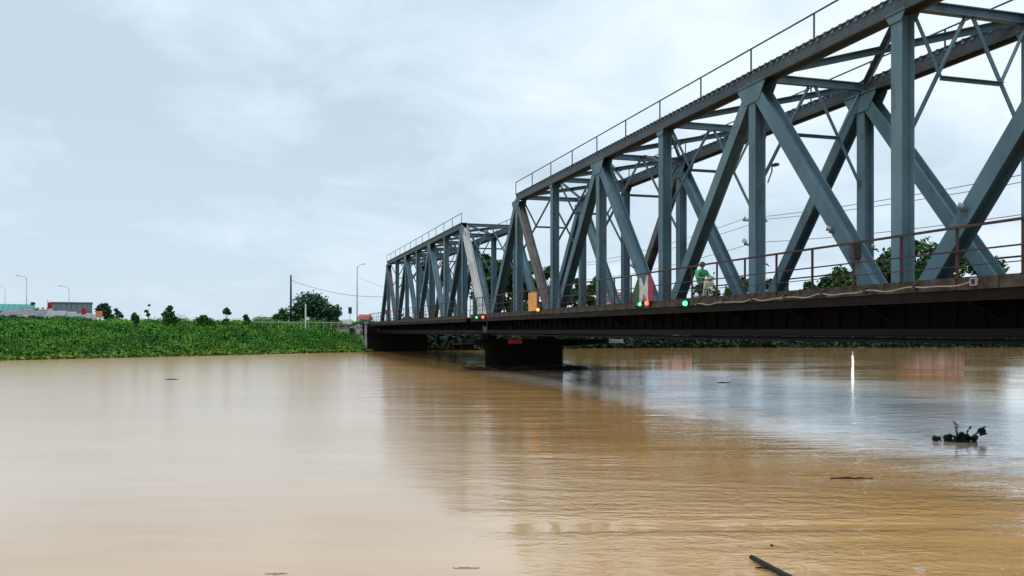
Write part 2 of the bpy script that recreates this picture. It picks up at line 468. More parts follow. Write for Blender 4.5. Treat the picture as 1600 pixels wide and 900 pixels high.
# ------------------------------------------------------------------ vegetation
def leaf_arrays(cent, size, flat=0.5, n_per=1, elong=1.5):
    """quads (N,4,3) of random leaf blades at the given centres"""
    n = len(cent)
    nrm = rng.normal(size=(n, 3)); nrm[:, 2] = np.abs(nrm[:, 2]) + flat
    nrm /= np.linalg.norm(nrm, axis=1)[:, None]
    t = rng.normal(size=(n, 3)); t -= nrm * np.sum(t * nrm, axis=1)[:, None]
    t /= np.linalg.norm(t, axis=1)[:, None]
    u = np.cross(nrm, t)
    sz = np.asarray(size)[:, None] if np.ndim(size) else np.full((n, 1), size)
    a = t * sz * elong * 0.5; c = u * sz * 0.5
    q = np.stack([cent - a, cent + c * 0.9 + a * 0.05, cent + a, cent - c * 0.9 + a * 0.05], axis=1)
    return q
def quads_mesh(q, name, mat):
    n = len(q)
    me = bpy.data.meshes.new(name)
    me.vertices.add(n * 4); me.vertices.foreach_set('co', q.reshape(-1).astype(np.float32))
    me.loops.add(n * 4); me.loops.foreach_set('vertex_index', np.arange(n * 4, dtype=np.int32))
    me.polygons.add(n); me.polygons.foreach_set('loop_start', np.arange(0, n * 4, 4, dtype=np.int32))
    me.update(calc_edges=True); me.validate()
    me.materials.append(mat)
    return me
# weeds on the bank: clumps of leaves over a lumpy height
def bank_leaves(t0, t1, count, per, leaf, spread, o0, o1, hmul):
    cs = []
    for _ in range(count):
        t = random.uniform(t0, t1); o = random.uniform(o0, o1)
        p = shore_pt(t) + NRM * o
        hh = 0.5 + 0.9 * mnoise.noise(Vector((p.x * 0.33, p.y * 0.33, 1.0))) + 0.45 * mnoise.noise(Vector((p.x * 0.9, p.y * 0.9, 5.0)))
        hh = max(0.05, hh) * hmul
        z = prof(o) + hh * random.uniform(0.55, 1.0)
        cs.append((p.x, p.y, z))
    cs = np.array(cs)
    cc = np.repeat(cs, per, axis=0) + rng.normal(size=(count * per, 3)) * np.array([spread, spread, spread * 0.6])
    return leaf_arrays(cc, rng.uniform(leaf * 0.6, leaf * 1.4, len(cc)), 0.6)
q1 = bank_leaves(0.22, 0.545, 12000, 20, 0.16, 0.36, 1.4, 24, 0.72)
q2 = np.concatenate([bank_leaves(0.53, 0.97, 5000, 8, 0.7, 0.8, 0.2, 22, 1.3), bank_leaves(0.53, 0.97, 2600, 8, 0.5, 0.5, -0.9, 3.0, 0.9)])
tag(put(quads_mesh(q2, 'shore_undergrowth', M['shaded_bush']), 'shore_undergrowth'),
    'undergrowth in painted shade along the far shore below the girder', 'undergrowth', kind='stuff')
def mounds(count, t0, t1, o0, o1, rmin, rmax, leaf):
    out = []
    for _ in range(count):
        t = random.uniform(t0, t1); o = random.uniform(o0, o1); p = shore_pt(t) + NRM * o
        r = random.uniform(rmin, rmax); hgt = r * random.uniform(0.6, 1.1); k = int(90 * r * r / (leaf / 0.2) ** 2) + 20
        d = rng.normal(size=(k, 3)); d /= np.linalg.norm(d, axis=1)[:, None]; d[:, 2] = np.abs(d[:, 2])
        d *= rng.uniform(0.55, 1.1, size=(k, 1))
        out.append(np.array([p.x, p.y, prof(o) + 0.15]) + d * np.array([r, r, hgt]))
    c_ = np.concatenate(out)
    return leaf_arrays(c_, rng.uniform(leaf * 0.6, leaf * 1.4, len(c_)), 0.5)
def blades(count, t0, t1, o0, o1, hmin, hmax):
    cs_ = []; up = []
    for _ in range(count):
        t = random.uniform(t0, t1); o = random.uniform(o0, o1); p = shore_pt(t) + NRM * o
        if mnoise.noise(Vector((p.x * 0.2, p.y * 0.2, 20.0))) < -0.05: continue
        cs_.append((p.x, p.y, prof(o) + 0.3)); up.append(random.uniform(hmin, hmax))
    c_ = np.array(cs_); up = np.array(up)[:, None]; n_ = len(c_)
    lean = rng.normal(size=(n_, 3)) * 0.25; lean[:, 2] = 1
    sd_ = rng.normal(size=(n_, 3)); sd_[:, 2] = 0; sd_ /= np.linalg.norm(sd_, axis=1)[:, None]
    w_ = 0.05
    return np.stack([c_ - sd_ * w_, c_ + sd_ * w_, c_ + lean * up + sd_ * 0.012, c_ + lean * up - sd_ * 0.012], axis=1)
q3 = mounds(170, 0.22, 0.53, 4, 17, 0.5, 1.5, 0.17)
q4 = blades(5000, 0.22, 0.54, 1.5, 17, 0.4, 1.0)
tag(put(quads_mesh(q4, 'reeds', M['grass']), 'reeds'), 'thin pale grass stems standing out of the weeds on the bank', 'reeds', kind='stuff')
q1 = np.concatenate([q1, q3])
tag(put(quads_mesh(q1, 'bank_weeds', M['bush']), 'bank_weeds'),
    'dense green weeds covering the far river bank', 'weeds', kind='stuff')
cs = []
for _ in range(9000):
    t = random.uniform(0.22, 0.54); o = abs(random.gauss(0, 1.6)) - 0.5
    p = shore_pt(t) + NRM * o
    k = 1.0 + 0.9 * mnoise.noise(Vector((p.x * 0.25, p.y * 0.25, 9.0)))
    if random.random() > k: continue
    cs.append((p.x, p.y, max(0.02, prof(o)) + random.uniform(0.02, 0.35) * k))
cs = np.array(cs)
tag(put(quads_mesh(leaf_arrays(cs, rng.uniform(0.12, 0.4, len(cs)), 0.3, elong=2.4), 'bank_grass', M['grass']), 'bank_grass'),
    'light green grass fringe along the waterline of the far bank', 'grass', kind='stuff')

def tree(name, label, cat, base, h, w, group=None, n=1600, leaf=0.45, mat='leaf', trunk_h=0.3, lobes=9, seed=1, squash=1.0):
    rs = random.Random(seed); r2 = np.random.default_rng(seed)
    t = thing(name, label, cat, base, rs.uniform(0, 6), group)
    mb = MB()
    top = h * 0.8
    bend = Vector((rs.uniform(-.04, .04) * h, rs.uniform(-.04, .04) * h, 0))
    r0 = max(0.04, h * 0.022)
    mb.tube([(0, 0, -0.4), (0, 0, 0.02 * h), bend * 0.4 + Vector((0, 0, top * 0.45)), bend + Vector((0, 0, top))], [r0 * 1.35, r0, r0 * 0.7, r0 * 0.15], 7)
    cents = []
    for i in range(lobes):
        a = 2 * math.pi * (i / lobes) + rs.uniform(-.5, .5)
        zc = h * rs.uniform(trunk_h + 0.12, 0.86)
        k = math.sin(math.pi * min(1, max(0.05, (zc / h - trunk_h + 0.12) / (1.12 - trunk_h))))
        rr = w * 0.5 * k * rs.uniform(0.35, 0.75)
        c = Vector((math.cos(a) * rr, math.sin(a) * rr, zc))
        cents.append((c, w * rs.uniform(0.16, 0.27)))
        z0 = h * rs.uniform(trunk_h * 0.7, max(trunk_h, zc / h - 0.15))
        p0 = bend * (z0 / top) + Vector((0, 0, z0))
        mb.tube([p0, p0.lerp(c, 0.5) + Vector((0, 0, -0.03 * h)), c], [r0 * 0.45, r0 * 0.3, r0 * 0.1], 5)
    cents.append((Vector((bend.x, bend.y, h * 0.9)), w * 0.15))
    mb.build('trunk', M['bark'], t, smooth=True)
    pts = []
    wsum = sum(r ** 2 for _, r in cents)
    for c, r in cents:
        k = max(8, int(n * r * r / wsum))
        d = r2.normal(size=(k, 3)); d /= np.linalg.norm(d, axis=1)[:, None]
        rad = r * r2.uniform(0.35, 1.12, size=(k, 1)) ** 0.6
        d[:, 2] *= 0.8 * squash
        pts.append(np.array(c)[None, :] + d * rad + r2.normal(size=(k, 3)) * r * 0.12)
    pts = np.concatenate(pts)
    q = leaf_arrays(pts, r2.uniform(leaf * 0.6, leaf * 1.4, len(pts)), 0.25)
    put(quads_mesh(q, 'crown', M[mat]), 'crown', t)
    return t
def ground_z(x, y):
    o = (Vector((x, y)) - Vector((x, shore_y(x)))).dot(NRM)
    return prof(max(0, o))
def tree_px(name, label, cat, px_, top, wpx, Y, **k):
    if px_ < 400 and Y < 119:                # saplings and shrubs stand on the crest of the bank
        for _ in range(12): Y = shore_y((px_ - 800) / 1355 * Y) + 15.5
    X = (px_ - 800) / 1355 * Y
    zt = EYE + (517 - top) * Y / 1355
    g = ground_z(X, Y)
    return tree(name, label, cat, (X, Y, g), zt - g, wpx * Y / 1355, **k)

# left bank: saplings and shrubs on the crest, trees behind
tree_px('round_tree', 'big dark green tree behind the dark wooden pole and white post', 'tree', 489, 459, 70, 150, n=3600, leaf=0.34, mat='leaf_blue', trunk_h=0.0, lobes=18, seed=3, squash=0.8)
tree_px('round_tree', 'lower round tree at the right side of the big dark green tree', 'tree', 517, 477, 36, 147, n=1500, leaf=0.3, mat='leaf_blue', trunk_h=0.0, lobes=10, seed=31)
tree_px('round_tree', 'lower round tree between the dark wooden pole and the big tree', 'tree', 466, 472, 28, 148, n=1200, leaf=0.3, mat='leaf_blue', trunk_h=0.0, lobes=10, seed=32)
tree_px('spreading_tree', 'pale green spreading tree just left of the dark wooden pole', 'tree', 440, 483, 28, 140, n=700, leaf=0.3, trunk_h=0.3, lobes=7, seed=4)
tree_px('round_tree', 'dark rounded tree right of the grey clad warehouse', 'tree', 163, 474, 30, 128, n=1100, leaf=0.3, mat='leaf_blue', trunk_h=0.05, lobes=8, seed=5)
tree_px('shrub', 'low shrub at the right foot of the rounded tree by the warehouse', 'shrub', 182, 482, 20, 126, n=500, leaf=0.26, mat='leaf_blue', trunk_h=0.05, lobes=6, seed=6)
tree_px('shrub', 'grey green shrub in front of the teal roof', 'shrub', 52, 471, 16, 122, n=420, leaf=0.26, trunk_h=0.1, lobes=6, seed=7)
tree_px('sapling', 'thin crooked sapling standing alone with two leaf tufts', 'sapling', 231, 473, 9, 112, n=130, leaf=0.26, trunk_h=0.35, lobes=3, seed=8)
tree_px('sapling', 'sapling with a flat tufted top above a dense lower bush', 'sapling', 264, 476, 15, 112, n=260, leaf=0.26, trunk_h=0.5, lobes=4, seed=9)
tree_px('shrub', 'dark dense shrub under the tufted sapling', 'shrub', 265, 487, 26, 111, n=520, leaf=0.28, trunk_h=0.02, lobes=6, seed=10)
tree_px('shrub', 'pale low shrub left of the crooked sapling', 'shrub', 211, 489, 18, 112, n=300, leaf=0.26, trunk_h=0.1, lobes=5, seed=11)
tree_px('shrub', 'flat spreading shrub halfway between the two saplings', 'shrub', 319, 493, 32, 114, n=360, leaf=0.28, trunk_h=0.2, lobes=6, seed=12, squash=0.5)
tree_px('sapling', 'leafy column shaped sapling midway along the bank crest', 'sapling', 354, 480, 14, 116, n=420, leaf=0.28, trunk_h=0.1, lobes=6, seed=13)
tree_px('shrub', 'small pale shrub right of the column shaped sapling', 'shrub', 385, 491, 16, 117, n=300, leaf=0.27, trunk_h=0.1, lobes=5, seed=14)
# beyond the bridge
TR = [(762, 392, 60, 172, 'tall dark tree seen through the portal of the far span', 'leaf'),
      (792, 402, 40, 178, 'dark tree just right of the tree in the far portal', 'leaf'),
      (826, 404, 46, 176, 'dark tree behind the yellow board on the bridge', 'leaf'),
      (858, 412, 40, 180, 'dark tree left of the thin post beyond the yellow board', 'leaf'),
      (905, 432, 36, 182, 'lower dark tree left of the red roofed house', 'leaf'),
      (930, 428, 30, 184, 'narrow dark tree between the posts left of the red roof', 'leaf'),
      (1150, 432, 60, 215, 'hazy shrubby tree right of the green clad rider', 'leaf'),
      (1108, 440, 40, 215, 'small shrubby tree right behind the green clad rider', 'leaf'),
      (1212, 434, 60, 214, 'shrubby tree between the two middle posts of the near span', 'leaf'),
      (1262, 438, 50, 216, 'low shrubby tree right of the shrubby pair beyond the bridge', 'leaf'),
      (1310, 418, 64, 214, 'rounded mid green tree in the gap left of the tall tree group', 'leaf'),
      (1372, 408, 50, 214, 'small round tree at the left foot of the tall tree group', 'leaf'),
      (1428, 374, 84, 212, 'tallest leafy tree left of the crossing diagonals', 'leaf'),
      (1482, 380, 80, 214, 'broad leafy tree behind the crossing diagonals', 'leaf'),
      (1533, 396, 62, 213, 'right hand tree of the tall group, lowest crown of it', 'leaf'),
      (1390, 386, 50, 218, 'leafy tree filling the left back of the tall group', 'leaf')]
for i, (a, t_, w_, Y, lb, mt) in enumerate(TR):
    far = 2.1 if i >= 6 else 1.0
    tree_px('leafy_tree', lb, 'tree', a, t_, w_ * (1.3 if i >= 10 else 1.0), Y * far, n=4200 if i >= 10 else 2200, leaf=0.75 * far, mat=mt, trunk_h=0.12, lobes=11, seed=40 + i, group='trees beyond the bridge')
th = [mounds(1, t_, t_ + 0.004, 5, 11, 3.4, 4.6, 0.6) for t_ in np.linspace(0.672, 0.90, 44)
      if not any(a_ < shore_pt(t_).x < c_ for a_, c_ in ((28, 38), (77, 93)))]  # hidden by the girder, added for its dark reflection
tag(put(quads_mesh(np.concatenate(th), 'added_thicket', M['shaded_bush']), 'added_thicket'),
    'unseen thicket added on the far right shore to darken the water under the girder', 'thicket', kind='stuff')

# ------------------------------------------------------------------ the bridge span
PANEL, NP = 8.0, 8
ZT0, ZT1, ZTN, ZBN = 10.09, 10.64, 10.36, 0.40
ZW = 1.60                                    # walkway top
YO = 4.33                                    # outer edge of the walkway
def hsec(mb, p0, p1, w, b_=0.44, tf_=0.035, tw=0.03):
    """H section lying in the x-z plane: two flanges of width w at y = +-b/2 and a web between them"""
    p0, p1 = Vector(p0), Vector(p1)
    a = (p1 - p0).normalized(); c = a.cross(Vector((0, 1, 0))).normalized()
    for s_ in (1, -1):
        o = Vector((0, s_ * b_ / 2, 0)); mb.beam(p0 + o, p1 + o, c, w, tf_)
    mb.beam(p0, p1, c, tw, b_ - tf_ - 0.004)
    return mb
post_me = hsec(MB(), (0, 0, ZBN), (0, 0, ZT0 - 0.003), 0.46).mesh('vertical_post', M['steel'])
up_me = hsec(MB(), (0, 0, ZBN), (PANEL, 0, ZTN - 0.25), 0.52, 0.48).mesh('diagonal', M['steel'])
dn_me = hsec(MB(), (0, 0, ZTN - 0.25), (PANEL, 0, ZBN), 0.52, 0.48).mesh('diagonal', M['steel'])
end_up = hsec(MB(), (0, 0, ZBN), (PANEL, 0, ZTN - 0.2), 0.56, 0.50).mesh('end_post', M['steel'])
end_dn = hsec(MB(), (0, 0, ZTN - 0.2), (PANEL, 0, ZBN), 0.56, 0.50).mesh('end_post', M['steel'])
# top chord length: box with projecting flanges
tb = MB()
tb.box(0.004, PANEL - 0.004, -0.25, -0.215, ZT0, ZT1 - 0.04); tb.box(0.004, PANEL - 0.004, 0.215, 0.25, ZT0, ZT1 - 0.04)
tb.box(0.004, PANEL - 0.004, -0.31, 0.31, ZT1 - 0.037, ZT1)
tb.box(0.004, PANEL - 0.004, -0.211, 0.211, ZT0 + 0.12, ZT0 + 0.15)
for y in (-0.285, 0.285):
    tb.box(0.004, PANEL - 0.004, y - 0.03, y + 0.03, ZT0 + 0.003, ZT0 + 0.03)
chord_me = tb.mesh('top_chord', M['steel_dark'])
rv = MB()
for k in range(20):
    x = 0.2 + k * 0.4
    for y in (-0.262, 0.262):
        rv.box(x - 0.07, x + 0.07, y - 0.025, y + 0.025, ZT1 - 0.15, ZT1 - 0.04)
    rv.box(x - 0.05, x + 0.05, -0.30, -0.24, ZT1 + 0.002, ZT1 + 0.035)
    rv.box(x - 0.05, x + 0.05, 0.24, 0.30, ZT1 + 0.002, ZT1 + 0.035)
rivet_me = rv.mesh('batten_row', M['steel'])
bb = MB()
bb.box(0.004, PANEL - 0.004, -0.44, 0.44, 0.25, 0.285); bb.box(0.004, PANEL - 0.004, -0.26, -0.225, 0.288, 0.52); bb.box(0.004, PANEL - 0.004, 0.225, 0.26, 0.288, 0.52)
bb.box(0.004, PANEL - 0.004, 0.36, 0.395, 0.288, 0.50); bb.box(0.004, PANEL - 0.004, -0.395, -0.36, 0.288, 0.50)
bb.box(0.004, PANEL - 0.004, -0.2, 0.2, 0.08, 0.17)
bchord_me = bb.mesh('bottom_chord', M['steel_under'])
wb_ = MB()
wb_.box(0.004, PANEL - 0.004, 0.32, 0.35, 0.30, ZW - 0.125)
for k in range(8):
    x = 0.5 + k; wb_.box(x - 0.03, x + 0.03, 0.352, 0.42, 0.56, ZW - 0.17)
web_me = wb_.mesh('side_girder', M['shade_steel'])
def gus(outline, y0=0.265, t=0.02):
    g = MB()
    g.prism(outline, 'y', y0, y0 + t); g.prism(outline, 'y', -y0 - t, -y0)
    return g
gt_big = gus([(-0.95, ZT0 + 0.09), (0.95, ZT0 + 0.09), (0.95, ZT0 - 0.08), (0.5, ZT0 - 0.7), (-0.5, ZT0 - 0.7), (-0.95, ZT0 - 0.08)]).mesh('gusset_plate', M['steel'])
gt_small = gus([(-0.4, ZT0 + 0.09), (0.4, ZT0 + 0.09), (0.4, ZT0 - 0.03), (0.25, ZT0 - 0.25), (-0.25, ZT0 - 0.25), (-0.4, ZT0 - 0.03)]).mesh('gusset_plate', M['steel'])
gb_big = gus([(-1.1, 0.25), (1.1, 0.25), (1.1, 0.7), (0.75, 1.5), (-0.75, 1.5), (-1.1, 0.7)], 0.292).mesh('gusset_plate', M['steel_dark'])
strut_me = MB()
strut_me.box(-0.13, 0.13, -HALF + 0.31, HALF - 0.31, ZT1 - 0.36, ZT1 - 0.33); strut_me.box(-0.13, 0.13, -HALF + 0.31, HALF - 0.31, ZT1 - 0.09, ZT1 - 0.06)
strut_me.box(-0.015, 0.015, -HALF + 0.31, HALF - 0.31, ZT1 - 0.327, ZT1 - 0.093)
strut_me = strut_me.mesh('top_strut', M['steel'])
def bar(p0, p1, w=0.15, h=0.11, mat='steel', name='lateral_brace'):
    a = MB(); p0, p1 = Vector(p0), Vector(p1)
    d = (p1 - p0).normalized(); u = Vector((0, 0, 1)) if abs(d.z) < 0.9 else Vector((1, 0, 0))
    a.beam(p0, p1, u, 0.02, w, (h / 2, 0)); a.beam(p0, p1, u, h, 0.02, (0, w / 2 - 0.011))
    return a.mesh(name, M[mat])
yl = HALF - 0.27
lat_a = bar((0.3, yl, ZT1 - 0.2), (PANEL - 0.3, -yl, ZT1 - 0.2), 0.2, 0.22)
lat_b = bar((0.3, -yl, ZT1 - 0.14), (PANEL - 0.3, yl, ZT1 - 0.14), 0.2, 0.22)
A_ = (0, HALF - 1.35, ZT1 - 2.35)
sway = []
for s_ in (1, -1):
    sway.append(bar((0.03, 0.1 * s_, ZT1 - 0.37), (0.03, s_ * (HALF - 0.25), ZT1 - 4.3), 0.15, 0.13, name='sway_brace'))
    sway.append(bar((-0.05, s_ * (HALF - 0.32), ZT1 - 0.5), (-0.05, s_ * 1.22, ZT1 - 2.35), 0.13, 0.11, name='sway_brace'))
sway.append(bar((-0.12, -1.2, ZT1 - 2.4), (-0.12, 1.2, ZT1 - 2.4), 0.13, 0.11, name='sway_brace'))
fb = MB(); fb.box(-0.2, 0.2, -HALF + 0.34, HALF - 0.34, 0.32, 0.36); fb.box(-0.2, 0.2, -HALF + 0.34, HALF - 0.34, ZW - 0.26, ZW - 0.22); fb.box(-0.02, 0.02, -HALF + 0.34, HALF - 0.34, 0.363, ZW - 0.263)
fbeam_me = fb.mesh('floor_beam', M['shade_steel'])
def pl(z0, z1, y0, y1, name, mat):
    return MB().box(0.02, PANEL * NP - 0.02, y0, y1, z0, z1).mesh(name, M[mat])
# walkway
NSLAB = 48
SL = PANEL * NP / NSLAB
def slab_mesh(i):
    r = random.Random(100 + i); a = MB()
    x0, x1 = 0.012 + r.uniform(0, 0.02), SL - 0.012 - r.uniform(0, 0.02)
    dz = r.uniform(-0.02, 0.02); dy = r.uniform(-0.02, 0.02)
    # floor slab with an upstand kerb at its outer edge
    a.prism([(2.88, ZW - 0.12), (YO + dy, ZW - 0.12), (YO + dy, ZW + 0.18 + dz), (YO - 0.14 + dy, ZW + 0.18 + dz), (YO - 0.16, ZW), (2.88, ZW)], 'x', x0, x1)
    return a.mesh('walkway_slab', M['kerb'])
slabs = [slab_mesh(i) for i in range(6)]
eb = MB(); eb.box(0.03, PANEL * NP - 0.03, YO - 0.12, YO - 0.06, ZW - 0.36, ZW - 0.124); eb.box(0.03, PANEL * NP - 0.03, YO - 0.12, YO + 0.02, ZW - 0.4, ZW - 0.363)
edge_me = eb.mesh('edge_beam', M['edge_rust'])
br = MB(); br.prism([(2.96, ZW - 0.125), (YO - 0.13, ZW - 0.125), (YO - 0.13, ZW - 0.3), (2.96, ZW - 0.85)], 'x', -0.04, 0.04)
bracket_me = br.mesh('bracket', M['shade_steel'])
rp = MB(); rp.box(-0.035, 0.035, YO - 0.05, YO + 0.0, ZW + 0.19, 3.05)
rp.box(-0.05, 0.05, YO - 0.07, YO + 0.03, ZW + 0.17, ZW + 0.205)
railpost_me = rp.mesh('rail_post', M['red_rail'])
def rail_mesh(z, w, h):
    a = MB(); n = 16; y = YO + 0.03
    rr = random.Random(int(z * 100))
    pts = [(-0.05 + k * (PANEL * NP + 0.1) / n, y + rr.uniform(-.012, .012), z + rr.uniform(-.012, .012)) for k in range(n + 1)]
    for p, q in zip(pts, pts[1:]): a.beam(p, q, (0, 0, 1), h, w)
    return a.mesh('rail', M['red_rail'])
rails = [rail_mesh(3.07, 0.06, 0.065), rail_mesh(2.46, 0.04, 0.04), rail_mesh(2.08, 0.025, 0.025)]
tr = MB(); TL = PANEL * (NP - 2)
tr.tube([(0, 0.27, 11.52), (TL, 0.27, 11.52)], 0.032, 6)
toprail_me = tr.mesh('rail', M['steel_dark'])
trp = MB().box(-0.025, 0.025, 0.245, 0.295, ZT1 + 0.0, 11.5).mesh('rail_post', M['steel_dark'])

def make_span(label, s0):
    root = thing('truss_span', label, 'bridge', W(s0, LC, ZB), BRZ)
    for sgn in (1, -1):
        y = HALF * sgn
        mir = (0, 0, 0)
        for k in range(NP):
            put(bchord_me, 'bottom_chord', root, (k * PANEL, y, 0))
            put(web_me, 'side_girder', root, (k * PANEL + (0 if sgn > 0 else PANEL), y, 0), (0, 0, 0 if sgn > 0 else math.pi))
            if 1 <= k < NP - 1:
                c = put(chord_me, 'top_chord', root, (k * PANEL, y, 0))
                tag(put(rivet_me, 'batten_row', c, (0, 0, 0)), kind='stuff')
            if k == 0: put(end_up, 'end_post', root, (0, y, 0))
            elif k == NP - 1: put(end_dn, 'end_post', root, (k * PANEL, y, 0))
            elif k % 2 == 1: put(dn_me, 'diagonal', root, (k * PANEL, y, 0))
            else: put(up_me, 'diagonal', root, (k * PANEL, y, 0))
        for k in range(NP + 1):
            if 1 <= k <= NP - 1:
                put(post_me, 'vertical_post', root, (k * PANEL, y, 0))
                put(gt_big if k % 2 else gt_small, 'gusset_plate', root, (k * PANEL, y, 0))
            if k % 2 == 0:
                put(gb_big, 'gusset_plate', root, (k * PANEL, y, 0))
        # rail along the top chord
        tr_ = put(toprail_me, 'top_railing', root, (PANEL, y if sgn > 0 else y - 0.54, 0))
        for k in range(2 * (NP - 2) + 1):
            put(trp, 'rail_post', tr_, (k * PANEL / 2 + (0.04 if k == 0 else (-0.04 if k == 2 * (NP - 2) else 0)), 0, 0))
        rz = (0, 0, 0) if sgn > 0 else (0, 0, math.pi)
        off = (0, 0, 0) if sgn > 0 else (PANEL * NP, 0, 0)
        for i in range(NSLAB):
            x = i * SL
            put(slabs[(i * 5 + (i * i) % 7) % 6], 'walkway_slab', root, (x, 0, 0) if sgn > 0 else (PANEL * NP - x, 0, 0), rz)
        put(edge_me, 'edge_beam', root, off, rz)
        for i in range(17):
            x = min(max(i * 4.0, 0.1), PANEL * NP - 0.1)
            put(bracket_me, 'bracket', root, (x, 0, 0), rz)
        ra = put(rails[0], 'railing', root, off, rz)
        for r_ in rails[1:]: put(r_, 'rail', ra)
        for i in range(33):
            x = min(max(i * 2.0, 0.06), PANEL * NP - 0.06)
            put(railpost_me, 'rail_post', ra, (x, 0, 0))
    for k in range(1, NP):
        put(strut_me, 'top_strut', root, (k * PANEL, 0, 0))
        if k < NP - 1:
            put(lat_a, 'lateral_brace', root, (k * PANEL, 0, 0))
            put(lat_b, 'lateral_brace', root, (k * PANEL, 0, 0))
        for sm in sway: put(sm, 'sway_brace', root, (k * PANEL, 0, 0))
    for k in range(NP + 1):
        x = min(max(k * PANEL, 0.22), PANEL * NP - 0.22)
        put(fbeam_me, 'floor_beam', root, (x, 0, 0))
    put(pl(ZW - 0.2, ZW - 0.14, -HALF + 0.36, HALF - 0.36, 'deck_plate', 'shade_steel'), 'deck_plate', root)
    put(pl(ZW - 0.36, ZW - 0.2, -8.3, -YO - 0.06, 'road_deck', 'shade_steel'), 'road_deck', root)
    for y0 in (-8.1, -6.2):  # unseen deep girders, added to block sky mirrored in the water
        put(pl(0.16, ZW - 0.363, y0, y0 + 0.06, 'added_girder', 'shade_steel'), 'added_girder', root)
    return root
S0 = (6.0, 71.6)
near_span = make_span('near steel truss span of the bridge, large and filling the right side of the picture', S0[0])
far_span = dup(near_span, W(S0[1], LC, ZB), label='far steel truss span of the bridge, ending at the green bank')
# weathering that differs from member to member
def kids(root, name): return [o for o in COL.objects if o.parent == root and o.name.split('.')[0] == name]
white_end = end_up.copy(); white_end.materials.clear(); white_end.materials.append(M['white_steel'])
rust_up = up_me.copy(); rust_up.materials.clear(); rust_up.materials.append(M['steel_rusty'])
rust_dn = dn_me.copy(); rust_dn.materials.clear(); rust_dn.materials.append(M['steel_rusty'])
for o in kids(far_span, 'end_post'):
    if o.location.x < 1 and o.location.y > 0:
        o.data = white_end; o['label'] = 'white painted inclined end post'
for root in (near_span, far_span):
    for o in kids(root, 'diagonal'):
        if o.location.x > 40 and o.location.x < 49 and o.location.y > 0 and o.data == up_me:
            o.data = rust_up; o['label'] = 'rusty brown diagonal'
        if o.location.y < 0 and o.location.x > 30 and o.data == dn_me:
            o.data = rust_dn; o['label'] = 'rusty brown diagonal'

# ------------------------------------------------------------------ piers and abutment
def pier(s, label, l0=18.7, l1=25.6, cap0=17.4, cap1=29.4):
    t = thing('bridge_pier', label, 'pier', W(s, LC, 0), BRZ)
    def y(l): return LC - l
    a = MB(); n = 10
    out = []
    r = 1.1
    for k in range(n + 1):
        th = math.pi * k / n; out.append((r * math.cos(th), y(l0 + r) + r * math.sin(th)))
    for k in range(n + 1):
        th = math.pi + math.pi * k / n; out.append((r * math.cos(th), y(l1 - r) + r * math.sin(th)))
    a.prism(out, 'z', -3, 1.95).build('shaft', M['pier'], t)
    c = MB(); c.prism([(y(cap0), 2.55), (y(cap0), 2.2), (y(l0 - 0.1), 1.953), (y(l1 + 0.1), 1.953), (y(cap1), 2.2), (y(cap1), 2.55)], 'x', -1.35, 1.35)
    c.build('cap', M['pier'], t)
    for l in (LC - HALF, LC + HALF):
        for x in (-0.75, 0.75):
            MB().box(x - 0.4, x + 0.4, y(l) - 0.4, y(l) + 0.4, 2.553, 3.05).build('bearing', M['shade_steel'], t)
    e = MB().box(-1.0, 1.0, y(cap1) - 1.5, y(cap1) - 0.05, 2.2, 2.5)
    e.build('cap_end', M['pier_light'], t)
    lg = MB().box(-1.9, 1.9, y(17.35), y(16.2), 2.06, 2.2); lg.box(-1.6, -1.4, y(17.3), y(16.3), 1.7, 2.058); lg.box(1.4, 1.6, y(17.3), y(16.3), 1.7, 2.058)
    lg.build('ledge', M['pier'], t)
    return t
pier(70.8, 'dark concrete pier standing in the river where the two truss spans meet')
t = thing('marker_board', 'small red board fixed on the dark pier under the bridge', 'sign', W(69.38, 20.9, 2.13), BRZ)
MB().box(-0.04, 0, -0.6, 0.6, 0.05, 0.38).build('plate', M['red'], t)
MB().box(0.002, 0.06, -0.5, 0.5, 0, 0.05).build('bracket', M['shade_steel'], t)
t = thing('driftwood_pile', 'dark tangle of driftwood snagged against the foot of the pier', 'driftwood', W(69.0, 21.5, 0), BRZ)
r_ = random.Random(21)
for k in range(46):
    y0 = r_.uniform(-5.2, 4.6); x0 = r_.uniform(-1.6, 0.5); ln = r_.uniform(0.8, 2.6); an = r_.uniform(-0.5, 0.5) + math.pi / 2
    z0 = r_.uniform(-0.05, 0.35); dz = r_.uniform(-0.3, 0.5)
    pts = [(x0 + math.cos(an) * ln * f, y0 + math.sin(an) * ln * f + 0.1 * math.sin(3 * f + k), max(0.0, z0 + dz * f)) for f in (-0.5, 0, 0.5)]
    MB().tube(pts, [0.05, 0.09, 0.03], 6).build('branch', M['deadwood'], t, smooth=True)
# near pier, outside the picture, so that the near span has something to stand on
t = pier(5.2, 'dark concrete pier holding the near end of the bridge')
# abutment at the far end
t = thing('abutment', 'dark concrete abutment under the far end of the bridge', 'abutment', W(136.2, LC, 0), BRZ)
MB().box(0.0, 7, -4.9, 4.6, -1, 2.7).build('breast_wall', M['pier'], t)
MB().box(1.2, 7, -4.9, 4.6, 2.703, 4.38).build('back_wall', M['pier'], t)
MB().box(-0.15, 1.19, -4.95, 4.75, 2.703, 2.79).build('bearing_shelf', M['pier'], t)
MB().box(0.1, 0.5, 4.62, 4.95, -0.5, 4.2).build('corner_post', M['pier_light'], t)
